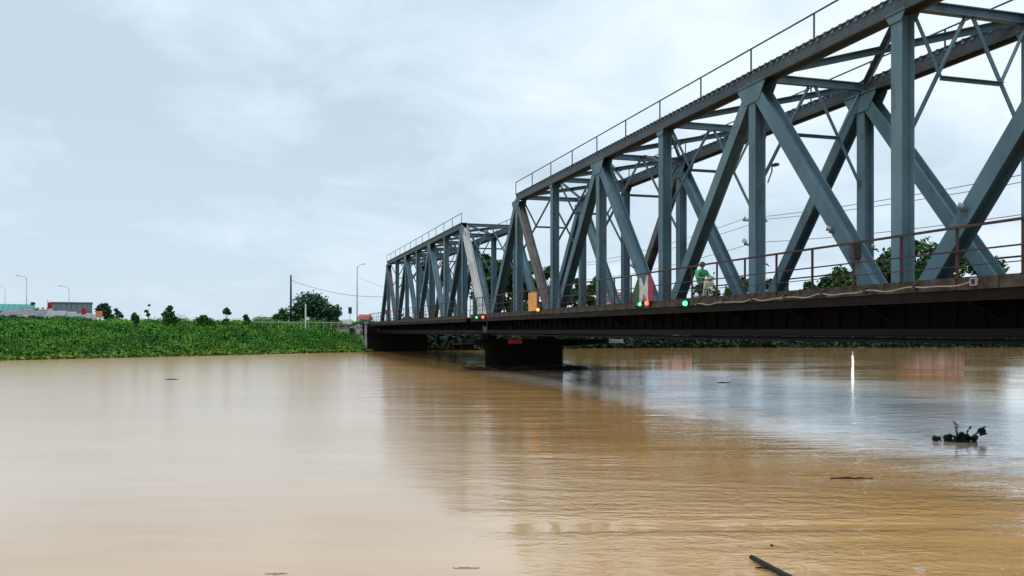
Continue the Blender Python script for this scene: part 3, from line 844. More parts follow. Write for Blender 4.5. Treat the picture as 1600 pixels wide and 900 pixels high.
# sloping wing wall left of it
p0, p1 = pix(520, 507, 139), pix(549, 507, 141)
t = thing('wing_wall', 'pale grey sloping concrete wing wall at the end of the road slab', 'wall', (p0.x, p0.y, 0))
w_ = (p1 - p0).x
MB().prism([(0, 4.0), (w_ * 1.0, 4.0), (w_ * 1.0, 1.2), (w_ * 0.62, 1.2)], 'y', 0, 0.5).build('panel', M['concrete'], t)
MB().box(-0.8, w_ + 0.3, -0.35, 3.0, 4.003, 4.22).build('coping', M['asphalt'], t)
# rubble on the slope
rocks = [MB().ball((0, 0, 0), 0.5, 0.42, 0.34, 7, 5).mesh('stone', M['rock']) for _ in range(4)]
for k, me in enumerate(rocks):
    r_ = random.Random(k)
    for v in me.vertices: v.co *= 1 + r_.uniform(-0.3, 0.25)
def rubble_spot(r_):
    pxx = r_.uniform(540, 586); Y = 137 + r_.uniform(1, 7)
    X = (pxx - 800) / 1355 * Y
    return X, Y
t = tag(thing('rubble_slope', 'grey rubble stones piled on the slope beside the abutment', 'rubble', (*pix(562, 540, 140).xy, 0)), kind=None)
r_ = random.Random(5)
for k in range(110):
    X, Y = rubble_spot(r_)
    z = 0.6 + (Y - 137) * 0.48 + r_.uniform(-0.1, 0.3)
    o = put(rocks[k % 4], 'stone', t, (X - t.location.x, Y - t.location.y, z), (r_.uniform(0, 6), r_.uniform(0, 6), r_.uniform(0, 6)))
    o.scale = (r_.uniform(0.5, 1.3),) * 3

# ------------------------------------------------------------------ things on the bridge
def on_edge(s, z): return W(s, LC - YO - 0.03, z)          # outer face of the near walkway
def zrel(px_, py_, l): return EYE + (517 - py_) / (px_ - 397) * 1.0433 * l
def s_of(px_, l):
    q = (px_ - 800) / 1355
    return l * (CA - SA * q) / (CA * q + SA)
def nav_lamp(px_, py_, mat, label, r=0.075):
    l = LC - YO - 0.14
    t = thing('signal_lamp', label, 'lamp', W(s_of(px_, l), l, zrel(px_, py_, l)), BRZ, 'lit signal lamps on the bridge edge')
    MB().ball((0, 0.02, 0), r, r, r, 12, 8).build('lens', M[mat], t, smooth=True)
    MB().box(-0.1, 0.1, -0.16, -0.05, -0.14, 0.14).build('housing', M['black'], t)
    return t
nav_lamp(745, 496, 'lamp_green', 'lit green lamp left of the red one, under the white end post')
nav_lamp(755, 495.5, 'lamp_red', 'lit red lamp under the white end post', 0.10)
nav_lamp(1000, 475.5, 'lamp_green', 'lit green lamp below the green and white marker board')
nav_lamp(1011, 474, 'lamp_red', 'lit red lamp below the white and crimson marker board', 0.095)
nav_lamp(841, 484, 'lamp_amber', 'lit amber lamp at the foot of the yellow board', 0.1)
nav_lamp(1071, 474, 'lamp_green', 'lit green lamp on the deck edge left of the rider', 0.1)
l_ = LC - YO - 0.09
def edge_panel(t, x0, x1, z0, z1, mat, name, outline=None):
    o = outline or [(x0, z0), (x1, z0), (x1, z1), (x0, z1)]
    return MB().prism(o, 'y', 0.0, 0.03).build(name, M[mat], t)
# tricolour board at mid span (local x runs away from the camera = leftwards in the picture)
t = thing('marker_board', 'green, white and crimson marker board on the railing at mid span', 'sign', W(35.3, l_, EYE + 1.2), BRZ)
t.scale = (0.88, 1, 0.88)
edge_panel(t, 0, 0, 0, 0, 'crimson', 'crimson_panel', [(0.05, 0.25), (0.62, 0.1), (0.62, 1.5), (0.42, 1.5), (0.0, 0.9)])
edge_panel(t, 0, 0, 0, 0, 'faded_white', 'white_panel', [(0.64, 0.12), (0.78, 0.12), (1.12, 0.62), (1.5, 0.02), (1.68, 0.02), (1.66, 1.42), (1.52, 1.42), (1.15, 0.86), (0.8, 1.46), (0.64, 1.5)])
edge_panel(t, 0, 0, 0, 0, 'green', 'green_panel', [(1.7, -0.02), (2.35, -0.02), (2.32, 0.85), (1.86, 1.25), (1.70, 1.36)])
t = thing('yellow_board', 'plain yellow board on the railing beside the amber lamp', 'sign', W(52.0, l_, EYE + 1.25), BRZ)
edge_panel(t, 0, 1.7, 0.02, 1.2, 'yellow', 'panel')
MB().box(0.05, 0.12, -0.05, -0.002, 0, 1.25).build('upright', M['steel_dark'], t)
MB().box(1.6, 1.67, -0.05, -0.002, 0, 1.25).build('upright', M['steel_dark'], t)
# floodlights
def floodlight(px_, py_, l, label, flip=1):
    t = thing('floodlight', label, 'lamp', W(s_of(px_, l), l, zrel(px_, py_, l)), BRZ, 'floodlights clamped to the truss members')
    t.scale = (0.75,) * 3
    MB().tube([(0, -0.02, 0), (0.1 * flip, 0.12, 0.06)], [0.10, 0.13], 10).build('reflector', M['lampgrey'], t)
    MB().box(-0.15, 0.15, -0.1, -0.03, -0.16, -0.08).build('yoke', M['steel_dark'], t)
    MB().tube([(0, -0.06, -0.1), (0, -0.3, -0.25)], 0.03, 6).build('arm', M['steel_dark'], t)
floodlight(1504, 323, 18.62, 'pale floodlight where the two diagonals cross at the right')
floodlight(1297, 358, 18.66, 'floodlight on the broad descending diagonal, middle of the near span')
floodlight(1164, 378, 18.66, 'floodlight beside the thick post right of the rider', -1)
floodlight(1366, 386, 23.75, 'floodlight beside the thinner post behind the descending diagonal')
floodlight(988, 415, 18.66, 'floodlight above the green and white marker board')
floodlight(1196, 410, 23.75, 'floodlight low between the thick post and the rising diagonal')
t = thing('control_box', 'dark steel control box on the foot of the descending diagonal', 'box', W(s_of(1334, 18.6), 18.66, zrel(1334, 404, 18.6)), BRZ)
MB().box(-0.17, 0.17, -0.1, 0.1, 0, 0.5).build('case', M['black'], t)
MB().box(-0.13, 0.13, 0.103, 0.115, 0.04, 0.46).build('door', M['steel_dark'], t)
t = thing('junction_box', 'small pale square junction box at the end of the cable on the deck edge', 'box', W(s_of(1522, 17.1), 17.12, zrel(1522, 446, 17.1)), BRZ)
t.scale = (0.62, 1, 0.62)
fr = MB()
for a in ((-0.16, 0.16, 0.26, 0.30), (-0.16, 0.16, 0, 0.04)): fr.box(a[0], a[1], 0, 0.06, a[2], a[3])
fr.box(-0.16, -0.12, 0, 0.06, 0.042, 0.258); fr.box(0.12, 0.16, 0, 0.06, 0.042, 0.258)
fr.build('rim', M['lampgrey'], t); MB().box(-0.118, 0.118, 0.0, 0.03, 0.042, 0.258).build('lid', M['black'], t)
# cable clipped along the edge
t = thing('cable', 'pale cable sagging in loops along the rusty deck edge', 'cable', W(15.4, 17.14, 0), 0)
pts = []
sA, sB = s_of(1520, 17.12), s_of(1085, 17.12)
n = 60
for k in range(n + 1):
    f = k / n; s_ = sA + (sB - sA) * f
    sag = 0.07 * abs(math.sin(math.pi * (s_ - sA) / 2.0)) + 0.02 * math.sin(s_ * 5)
    pts.append(W(s_, 17.13, EYE + 1.22 - sag - 0.12 * f) - t.location)
MB().tube(pts, 0.021, 6).build('sheath', M['cable'], t, smooth=True)
clip = MB().box(-0.05, 0.05, -0.04, 0.05, -0.07, 0.07).mesh('clip', M['black'])
for k in range(int((sB - sA) / 2) + 1):
    put(clip, 'clip', t, W(sA + 2 * k, 17.15, EYE + 1.2 - 0.12 * k / 12) - t.location, (0, 0, BRZ))
# lamps inside the truss
def bracket_lamp(px_, py_, l, label, arm):
    t = thing('bracket_lamp', label, 'lamp', W(s_of(px_, l), l, zrel(px_, py_, l)), BRZ, 'street lamps fixed inside the truss')
    MB().tube([(0, 0, 0), (-0.45 * arm, -0.3, -0.12), (-1.1 * arm, -0.5, -0.55)], 0.035, 6).build('arm', M['pole'], t)
    MB().box(-0.1, 0.45 * arm, -0.1, 0.1, -0.04, 0.08).build('head', M['black'], t)
bracket_lamp(1008, 245, 21.4, 'dark street lamp head under the top braces near the middle of the near span', 1)
bracket_lamp(1206, 260, 23.0, 'pale street lamp arm right of the thick post, below the top braces', -1)

# utility poles on the far side of the bridge with wires
def utility_pole(s, l, ztop, label):
    t = thing('utility_pole', label, 'pole', W(s, l, 4.0), BRZ, 'utility poles along the far side of the bridge')
    h_ = ztop - 4.0
    MB().tube([(0, 0, -1.2), (0, 0, h_ + 0.3)], [0.11, 0.08], 8).build('mast', M['pole'], t, smooth=True)
    MB().box(-0.05, 0.05, -0.75, 0.75, h_ - 0.05, h_ + 0.05).build('crossarm', M['pole'], t)
    for y in (-0.65, 0.65): MB().tube([(0, y, h_ + 0.05), (0, y, h_ + 0.2)], 0.05, 6).build('insulator', M['lampgrey'], t)
    return t
def wire(p0, p1, sag, r, label, group):
    p0, p1 = Vector(p0), Vector(p1); n = 24
    t = [p0.lerp(p1, k / n) - Vector((0, 0, 4 * sag * (k / n) * (1 - k / n))) for k in range(n + 1)]
    o = MB(); o.tube([q - p0 for q in t], r, 4)
    return tag(o.build('overhead_wire', M['wire'], loc=p0, smooth=True), label, 'wire', group)
utility_pole(42.2, 26.6, EYE + 6.1, 'utility pole with a crossarm half hidden behind the thick post')
utility_pole(4.0, 26.6, EYE + 6.1, 'utility pole beside the near end of the bridge, right of the picture')
utility_pole(80.4, 26.6, EYE + 6.1, 'utility pole with a crossarm beyond the near end of the far span')
for s0_, s1_, nm in ((4, 42.2, 'between the poles at the right of the near span'), (42.2, 80.4, 'from the middle pole to the pole at the far span')):
    for k, (dl, z, lv) in enumerate(((-0.65, 6.2, 'nearer upper'), (0.65, 6.2, 'farther upper'), (0, 4.9, 'lower'))):
        wire(W(s0_, 26.6 + dl, EYE + z), W(s1_, 26.6 + dl, EYE + z), 0.7, 0.014, '%s overhead wire %s' % (lv, nm), 'wires beyond the truss')

# ------------------------------------------------------------------ rider on a motorbike, on the near walkway
def skin_mesh(name, verts, edges, radii, mat, root=0, lv=2):
    me = bpy.data.meshes.new(name); me.from_pydata(verts, edges, []); me.update()
    o = bpy.data.objects.new(name + '_src', me); COL.objects.link(o)
    mod = o.modifiers.new('skin', 'SKIN'); mod.use_smooth_shade = True
    for i, sv in enumerate(me.skin_vertices[0].data):
        r = radii[i]; sv.radius = (r, r) if not isinstance(r, tuple) else r
        sv.use_root = (i == root)
    s2 = o.modifiers.new('sub', 'SUBSURF'); s2.levels = lv; s2.render_levels = lv
    dg = bpy.context.evaluated_depsgraph_get(); dg.update()
    out = bpy.data.meshes.new_from_object(o.evaluated_get(dg))
    bpy.data.objects.remove(o); bpy.data.meshes.remove(me)
    out.name = name; out.materials.clear(); out.materials.append(mat)
    out.polygons.foreach_set('use_smooth', [True] * len(out.polygons))
    return out
RS, RL, RZ = s_of(1099, 18.0), 18.0, ZB + ZW
bike = thing('motorbike', 'dark step through motorbike under the green clad rider, on the walkway', 'motorbike', W(RS, RL, RZ), BRZ + math.pi)
# local: +x = towards the camera end (rightwards in the picture), bike faces +x
def wheel(x):
    a = MB(); ring = []
    n = 18
    tw = put(MB().tube([(x + 0.26 * math.cos(2 * math.pi * k / n), 0, 0.3 + 0.26 * math.sin(2 * math.pi * k / n)) for k in range(n + 1)], 0.045, 7, cap=False).mesh('tyre', M['rubber'], True), 'tyre', None)
    rim = MB().tube([(x + 0.2 * math.cos(2 * math.pi * k / n), 0, 0.3 + 0.2 * math.sin(2 * math.pi * k / n)) for k in range(n + 1)], 0.016, 5, cap=False)
    for k in range(8):
        a_ = math.pi * 2 * k / 8
        rim.tube([(x, 0.02 * (-1) ** k, 0.3), (x + 0.2 * math.cos(a_), 0, 0.3 + 0.2 * math.sin(a_))], 0.005, 4)
    rim.tube([(x, -0.06, 0.3), (x, 0.06, 0.3)], 0.045, 8)
    w_ = thing('wheel', None, None); w_.parent = bike
    tw.parent = w_; put(rim.mesh('rim', M['chrome'], True), 'rim', w_)
wheel(0.62); wheel(-0.60)
MB().tube([(-0.55, 0, 0.62), (-0.2, 0, 0.58), (0.12, 0, 0.40), (0.36, 0, 0.48), (0.46, 0, 0.86)], [0.10, 0.11, 0.09, 0.07, 0.05], 8).build('body_frame', M['black'], bike, smooth=True)
MB().tube([(-0.15, 0, 0.32), (0.15, 0, 0.3)], [0.12, 0.1], 10).build('engine', M['chrome'], bike, smooth=True)
MB().ball((-0.28, 0, 0.75), 0.36, 0.13, 0.06, 12, 6).build('seat', M['rubber'], bike, smooth=True)
MB().prism([(0.30, 0.35), (0.36, 0.33), (0.52, 0.82), (0.50, 0.98), (0.42, 0.92)], 'y', -0.2, 0.2).build('leg_shield', M['cream'], bike)
MB().prism([(-0.85, 0.62), (-0.3, 0.55), (-0.15, 0.7), (-0.8, 0.74)], 'y', -0.12, 0.12).build('tail_cover', M['black'], bike)
fk = MB(); fk.tube([(0.62, 0.07, 0.3), (0.47, 0.07, 0.85)], 0.025, 6); fk.tube([(0.62, -0.07, 0.3), (0.47, -0.07, 0.85)], 0.025, 6); fk.build('fork', M['chrome'], bike)
hb = MB(); hb.tube([(0.32, 0.34, 1.02), (0.42, 0.16, 1.04), (0.46, 0, 0.98), (0.42, -0.16, 1.04), (0.32, -0.34, 1.02)], 0.014, 6); hb.build('handlebar', M['chrome'], bike, smooth=True)
MB().ball((0.53, 0, 0.98), 0.08, 0.1, 0.09, 10, 6).build('headlight', M['lampgrey'], bike, smooth=True)
for s_ in (1, -1):
    MB().tube([(0.40, 0.2 * s_, 1.05), (0.36, 0.28 * s_, 1.2)], 0.008, 5).ball((0.36, 0.3 * s_, 1.24), 0.015, 0.05, 0.035, 8, 5).build('mirror', M['black'], bike)
MB().prism([(0.36, 0.56), (0.6, 0.64), (0.86, 0.5), (0.84, 0.47), (0.6, 0.605), (0.38, 0.53)], 'y', -0.07, 0.07).build('front_mudguard', M['cream'], bike)
MB().tube([(0.1, -0.12, 0.24), (-0.4, -0.14, 0.28), (-0.75, -0.14, 0.36)], [0.02, 0.035, 0.045], 8).build('exhaust', M['chrome'], bike, smooth=True)
MB().tube([(-0.5, 0.12, 0.78), (-0.85, 0.1, 0.8), (-0.85, -0.1, 0.8), (-0.5, -0.12, 0.78)], 0.012, 5).build('rack', M['chrome'], bike)
MB().box(-0.88, -0.85, -0.06, 0.06, 0.62, 0.7).build('tail_light', M['red'], bike)
MB().box(-0.05, 0.1, -0.26, 0.26, 0.27, 0.3).build('footrest', M['rubber'], bike)
rider = thing('person', 'person in a green raincoat and dark helmet riding the motorbike on the walkway', 'person', W(RS, RL, RZ), BRZ + math.pi)
V, E, Rr = [], [], []
def ch(par, pts):
    for p, r in pts:
        V.append(p); Rr.append(r)
        if par is not None: E.append((par, len(V) - 1))
        par = len(V) - 1
    return par
pel = ch(None, [((-0.24, 0, 0.86), (0.15, 0.17))])
chest = ch(pel, [((-0.22, 0, 1.02), (0.13, 0.16)), ((-0.17, 0, 1.2), (0.14, 0.18)), ((-0.14, 0, 1.33), (0.10, 0.15))])
neck = ch(chest, [((-0.11, 0, 1.41), 0.055), ((-0.09, 0, 1.48), 0.06), ((-0.075, 0, 1.57), 0.093), ((-0.08, 0, 1.65), 0.085)])
ch(neck - 1, [((0.0, 0, 1.55), 0.05), ((0.028, 0, 1.555), 0.012)])
for s_ in (1, -1):
    sh = ch(chest, [((-0.13, 0.17 * s_, 1.32), 0.07), ((-0.06, 0.27 * s_, 1.14), 0.052), ((0.1, 0.31 * s_, 1.06), 0.042), ((0.24, 0.32 * s_, 1.05), 0.03), ((0.29, 0.32 * s_, 1.055), (0.026, 0.04))])
    for i, (dy, ln) in enumerate(((-0.03, 0.07), (-0.01, 0.08), (0.012, 0.075), (0.032, 0.06))):
        ch(sh, [((0.315, (0.32 + dy) * s_, 1.06), 0.01), ((0.345, (0.32 + dy) * s_, 1.045), 0.009), ((0.34, (0.32 + dy) * s_, 1.01), 0.008)])
    ch(sh, [((0.29, 0.275 * s_, 1.04), 0.012), ((0.32, 0.268 * s_, 1.0), 0.01)])
    ch(pel, [((-0.15, 0.11 * s_, 0.84), 0.095), ((0.18, 0.19 * s_, 0.76), 0.07), ((0.19, 0.2 * s_, 0.72), 0.062), ((0.1, 0.2 * s_, 0.42), 0.045), ((0.06, 0.2 * s_, 0.36), 0.045), ((0.2, 0.21 * s_, 0.33), 0.038)])
body_me = skin_mesh('body', V, E, Rr, M['cloth'], 0)
body_me.materials.append(M['skin'])
for p in body_me.polygons:
    c = p.center
    if c.z > 1.43 or (c.x > 0.22 and c.z > 0.95): p.material_index = 1
put(body_me, 'body', rider)
# raincoat: a cape over torso, arms and lap
V, E, Rr = [], [], []
pel = ch(None, [((-0.25, 0, 0.84), (0.21, 0.24))])
chest = ch(pel, [((-0.23, 0, 1.02), (0.18, 0.21)), ((-0.17, 0, 1.2), (0.17, 0.21)), ((-0.13, 0, 1.34), (0.12, 0.16)), ((-0.11, 0, 1.42), 0.08)])
for s_ in (1, -1):
    ch(chest - 1, [((-0.12, 0.18 * s_, 1.32), 0.1), ((-0.05, 0.28 * s_, 1.13), 0.09), ((0.08, 0.31 * s_, 1.06), 0.075), ((0.2, 0.32 * s_, 1.05), 0.06)])
    ch(pel, [((-0.08, 0.14 * s_, 0.84), 0.13), ((0.12, 0.18 * s_, 0.78), 0.1)])
put(skin_mesh('raincoat', V, E, Rr, M['raincoat'], 0), 'raincoat', rider)
hm = MB().ball((-0.08, 0, 1.62), 0.135, 0.125, 0.125, 14, 8)
hm.prism([(0.03, 1.60), (0.1, 1.585), (0.1, 1.6), (0.04, 1.64)], 'y', -0.09, 0.09)
hm.build('helmet', M['black'], rider, smooth=True)

# ------------------------------------------------------------------ left bank: buildings, poles, signs
def gable_house(name, label, cat, x0px, x1px, ytop, Y, depth, wallmat, roofmat, roof_h=0.8, eave=None, win=0, group=None):
    a, c = pix(x0px, ytop, Y), pix(x1px, ytop, Y)
    g = ground_z(a.x, Y); w = c.x - a.x; H = a.z - g
    t = thing(name, label, cat, ((a.x + c.x) / 2, Y, g), 0, group)
    hw = H - roof_h
    MB().box(-w / 2, w / 2, 0, depth, -0.6, hw).build('wall', M[wallmat], t)
    rf = MB().prism([(-0.5, hw + 0.003), (depth + 0.5, hw + 0.003), (depth / 2, H)], 'x', -w / 2 - 0.4, w / 2 + 0.4).build('roof', M[roofmat], t)
    rb = MB()
    k = -w / 2 - 0.2
    while k < w / 2 + 0.3:
        rb.beam((k, -0.5, hw + 0.05), (k, depth / 2, H + 0.05), (1, 0, 0), 0.06, 0.06); k += 0.8
    rb.build('roof_rib', M[roofmat], rf)
    for i in range(win):
        x = -w / 2 + w * (i + 0.5) / win
        f = MB().box(x - 0.6, x + 0.6, -0.06, -0.002, hw * 0.35, hw * 0.8).build('window', M['white'], t)
        MB().box(x - 0.5, x + 0.5, -0.08, -0.062, hw * 0.35 + 0.1, hw * 0.8 - 0.1).build('pane', M['window'], f)
    return t
gable_house('warehouse', 'long warehouse with a teal green roof at the left edge', 'warehouse', -60, 42, 473, 138, 14, 'white', 'teal', 1.3, win=6).rotation_euler.z = R(28)
a = pix(83, 472, 140); c = pix(141, 472, 140); g = 4.2
t = thing('warehouse', 'flat roofed grey clad warehouse behind the red flags', 'warehouse', ((a.x + c.x) / 2, 140, g), R(26))
w_ = c.x - a.x; H = a.z - g
MB().box(-w_ / 2, w_ / 2, 0.1, 9, -0.5, H - 0.15).build('wall', M['grey'], t)
MB().box(-w_ / 2 - 0.1, w_ / 2 + 0.1, -0.15, 9.1, H - 0.147, H).build('parapet', M['glass'], t)
np_ = 8
for k in range(np_):
    for j in range(2):
        x0 = -w_ / 2 + w_ * k / np_ + 0.03; z0 = 0.9 + (H - 1.1) * j / 2 + 0.02
        MB().box(x0, x0 + w_ / np_ - 0.06, -0.02, 0.097, z0, z0 + (H - 1.1) / 2 - 0.05).build('cladding_panel', M['glass'], t)
MB().box(-1.0, 1.0, -0.05, 0.096, 0.0, 0.85).build('door', M['white'], t)
# white boundary wall in front
a = pix(35, 483, 126); c = pix(82, 483, 126)
t = thing('boundary_wall', 'low white boundary wall left of the grey warehouse', 'wall', ((a.x + c.x) / 2, 126, 4.2))
w_ = c.x - a.x; H = a.z - 4.2
MB().box(-w_ / 2, w_ / 2, 0, 0.2, -0.5, H - 0.1).build('panel', M['white'], t)
MB().box(-w_ / 2 - 0.05, w_ / 2 + 0.05, -0.05, 0.25, H - 0.097, H).build('coping', M['white'], t)
for k in range(7):
    x = -w_ / 2 + w_ * k / 6
    MB().box(x - 0.12, x + 0.12, -0.04, 0.24, H + 0.003, H + 0.25).build('pillar_cap', M['concrete'], t)
# tin roofed sheds on the slope
def shed(label, x0, x1, ytop, Y, mat, tilt):
    a, c = pix(x0, ytop, Y), pix(x1, ytop, Y); w = c.x - a.x
    g = ground_z((a.x + c.x) / 2, Y); H = a.z - g
    t = thing('shed', label, 'shed', ((a.x + c.x) / 2, Y, g), R(24), 'tin roofed sheds on the left bank')
    MB().box(-w / 2, w / 2, 0, 3.2, -0.6, max(0.25, H - 0.9)).build('wall', M['tin'], t)
    n_ = max(4, int(w / 0.9))
    for k in range(n_):
        x0_ = -w / 2 - 0.3 + (w + 0.6) * k / n_
        dz = 0.05 * ((k * 7) % 3)
        MB().beam((x0_ + (w + .6) / n_ / 2, -0.7, H - 0.75 + dz), (x0_ + (w + .6) / n_ / 2, 3.6, H + dz), (1, 0, 0), (w + .6) / n_ - 0.03, 0.05).build('roof_sheet', M[mat], t)
shed('grey tin roofed shed at the left edge below the teal roof', 8, 62, 484, 116, 'tin', 0)
shed('grey tin roofed shed left of the small orange sign', 62, 112, 486, 117, 'grey', 0)
shed('small pale tin roof just below the right hand red flag', 118, 146, 490, 121, 'grey', 0)
# flags
def flag(px_, top, bot, Y, label):
    a = pix(px_, top, Y); g = ground_z(a.x, Y)
    t = thing('flag', label, 'flag', (a.x, Y, g), 0, 'red flags by the warehouse')
    MB().tube([(0, 0, -0.3), (0, 0, a.z - g + 0.3)], 0.04, 6).build('flag_pole', M['pole'], t)
    H = (bot - top) * Y / 1355; z1 = a.z - g
    f = MB(); n_ = 6
    for k in range(n_):
        for sgn in (1,):
            pass
    ys = [0.0, 0.1, -0.06, 0.09, -0.05, 0.04, 0.0]
    vs = []
    for k in range(n_ + 1):
        x = 0.04 + 0.62 * k / n_
        vs += [(x, ys[k] - 0.006, z1 - H + 0.12 * k / n_), (x, ys[k] - 0.006, z1 - 0.2 * k / n_), (x, ys[k] + 0.006, z1 - H + 0.12 * k / n_), (x, ys[k] + 0.006, z1 - 0.2 * k / n_)]
    fs = []
    for k in range(n_):
        o = 4 * k
        fs += [(o, o + 4, o + 5, o + 1), (o + 2, o + 3, o + 7, o + 6), (o + 1, o + 5, o + 7, o + 3), (o, o + 2, o + 6, o + 4)]
    fs += [(0, 1, 3, 2), (4 * n_, 4 * n_ + 2, 4 * n_ + 3, 4 * n_ + 1)]
    f.add(vs, fs).build('cloth', M['red'], t)
flag(74.5, 472, 483, 124, 'red flag left of the grey clad warehouse')
flag(127.5, 481, 492, 122, 'red flag in front of the grey clad warehouse')
a = pix(155, 486, 120); g = ground_z(a.x, 120)
t = thing('sign', 'small orange sign at the foot of the rounded tree', 'sign', (a.x, 120, g))
MB().box(-0.45, 0.45, -0.03, 0.03, a.z - g - 0.9, a.z - g).build('plate', M['orange'], t)
MB().box(-0.04, 0.04, 0.033, 0.1, -0.4, a.z - g - 0.1).build('post', M['pole'], t)
# street lamps
def street_lamp(px_, top, Y, label, arm, group=None, mat='galv'):
    a = pix(px_, top, Y); g = ground_z(a.x, Y); H = a.z - g
    t = thing('street_lamp', label, 'street lamp', (a.x, Y, g), 0, group)
    MB().tube([(0, 0, -0.4), (0, 0, H - 0.8)], [0.10, 0.065], 8).build('pole', M[mat], t, smooth=True)
    MB().tube([(0, 0, H - 0.81), (arm * 0.12, 0, H - 0.35), (arm * 0.5, 0, H - 0.1), (arm, 0, H)], [0.06, 0.05, 0.04, 0.04], 7).build('arm', M[mat], t, smooth=True)
    x0, x1 = sorted((arm, arm * 1.35))
    MB().prism([(x0, H - 0.03), (x1, H + 0.03), (x1, H + 0.12), (x0, H + 0.1)], 'y', -0.13, 0.13).build('head', M[mat], t)
    MB().box(-0.14, 0.14, -0.14, 0.14, -0.4, 0.25).build('base', M['concrete'], t)
street_lamp(41.5, 431, 170, 'curved street lamp above the teal roof', -1.5, 'street lamps on the left bank')
street_lamp(108, 447, 180, 'curved street lamp above the grey clad warehouse', -1.6, 'street lamps on the left bank')
street_lamp(8, 447, 230, 'distant curved street lamp at the left edge', -1.7, 'street lamps on the left bank')
street_lamp(558, 413, 150, 'tall straight street lamp between the wooden pole and the bridge', 1.0, mat='pole')
# wooden pole and wire
a = pix(454.5, 430, 140); g = ground_z(a.x, 140)
t = thing('utility_pole', 'dark wooden utility pole standing alone before the big tree', 'pole', (a.x, 140, g))
MB().tube([(0, 0, -0.6), (0, 0, a.z - g)], [0.2, 0.13], 8).build('mast', M['deadwood'], t, smooth=True)
MB().tube([(0, -0.02, a.z - g - 0.05), (0, -0.02, a.z - g + 0.1)], 0.05, 6).build('insulator', M['lampgrey'], t)
wire(pix(455, 438, 140), pix(612, 463, 139), 0.9, 0.03, 'sagging wire from the dark wooden pole to the far end of the bridge', None)
wire(pix(560, 433, 150), pix(612, 452, 139), 0.15, 0.02, 'short wire from the straight street lamp towards the bridge', None)
# white post with plate
a = pix(477.5, 475, 136); g = ground_z(a.x, 136)
t = thing('marker_post', 'white marker post with a small plate before the big tree', 'post', (a.x, 136, g))
MB().tube([(0, 0, -0.4), (0, 0, a.z - g)], 0.11, 8).build('post', M['white'], t)
MB().box(0.12, 0.55, -0.05, 0.03, a.z - g - 2.5, a.z - g - 2.05).build('plate', M['white'], t)
# signal by the road end
a = pix(547, 480, 141); g = 4.2
t = thing('railway_signal', 'black headed railway signal beside the straight street lamp', 'signal', (a.x, 141, g))
MB().tube([(0, 0, -0.3), (0, 0, a.z - g - 0.9)], 0.06, 7).build('post', M['white'], t)
MB().box(-0.28, 0.28, -0.05, 0.05, a.z - g - 1.05, a.z - g).build('backboard', M['black'], t)
for z in (0.3, 0.72):
    MB().tube([(0, -0.053, a.z - g - z), (0, -0.2, a.z - g - z)], 0.13, 10).build('hood', M['black'], t)
MB().box(-1.2, 0.3, 0.06, 0.12, 0.2, 0.9).build('barrier', M['white'], t)
gable_house('house', 'small pale house with a red roof behind the straight street lamp', 'house', 561, 573, 491, 165, 5, 'creamwall', 'tile', 1.0, win=1)
gable_house('house', 'long grey roofed house left of the pale spreading tree', 'house', 397, 432, 495, 158, 6, 'grey', 'tin', 0.5, win=2)
gable_house('house', 'red roofed house seen between the posts of the near span', 'house', 940, 1010, 455, 190, 9, 'creamwall', 'tile', 1.8, win=4)
# white guard rail along the crest
gp0, gp1 = pix(385, 503, 131), pix(540, 504, 138)
t = thing('guard_rail', 'thin white guard rail along the top of the green bank', 'guard rail', (gp0.x, gp0.y, 0))
d = gp1 - gp0
MB().beam((0, 0, gp0.z), (d.x, d.y, gp1.z), (0, 0, 1), 0.10, 0.06).build('rail', M['galv'], t)
for k in range(14):
    f = k / 13
    MB().box(-0.06, 0.06, 0.05, 0.13, -1.0, 0.1).build('post', M['concrete'], t, loc=(d.x * f, d.y * f, gp0.z + (gp1.z - gp0.z) * f))
# bridge end railing and red plate
p = W(137.6, 17.3, 4.4)
t = thing('approach_railing', 'low rusty railing where the bridge meets the bank', 'railing', p, BRZ)
for z in (0.55, 1.05): MB().beam((0, 0, z), (6.5, 0.6, z - 0.1), (0, 0, 1), 0.06, 0.05).build('rail', M['steel_dark'], t)
for k in range(5): MB().box(-0.04, 0.04, -0.05, -0.01, -0.6, 1.08).build('post', M['steel_dark'], t, loc=(0.1 + 1.55 * k, 0.15 * k, -0.025 * k))
a = pix(603, 484, 139)
t = thing('warning_sign', 'small red sign on a post at the far end of the bridge', 'sign', (a.x, 139, 4.2))
MB().box(-0.3, 0.3, -0.03, 0.03, a.z - 4.2 - 0.7, a.z - 4.2).build('plate', M['red'], t)
MB().box(-0.04, 0.04, 0.033, 0.1, -0.3, a.z - 4.2 - 0.05).build('post', M['pole'], t)
# approach road
ar = MB(); q0, q1 = W(143.3, 17.6, 4.4), W(143.3, 26.4, 4.4)
ar.add([W(143.3, 17.6, 4.42), W(143.3, 26.2, 4.42), W(420, 26.2, 4.42), W(420, 17.6, 4.42)], [(0, 1, 2, 3)])
tag(ar.build('approach_road', M['asphalt']), kind='structure')

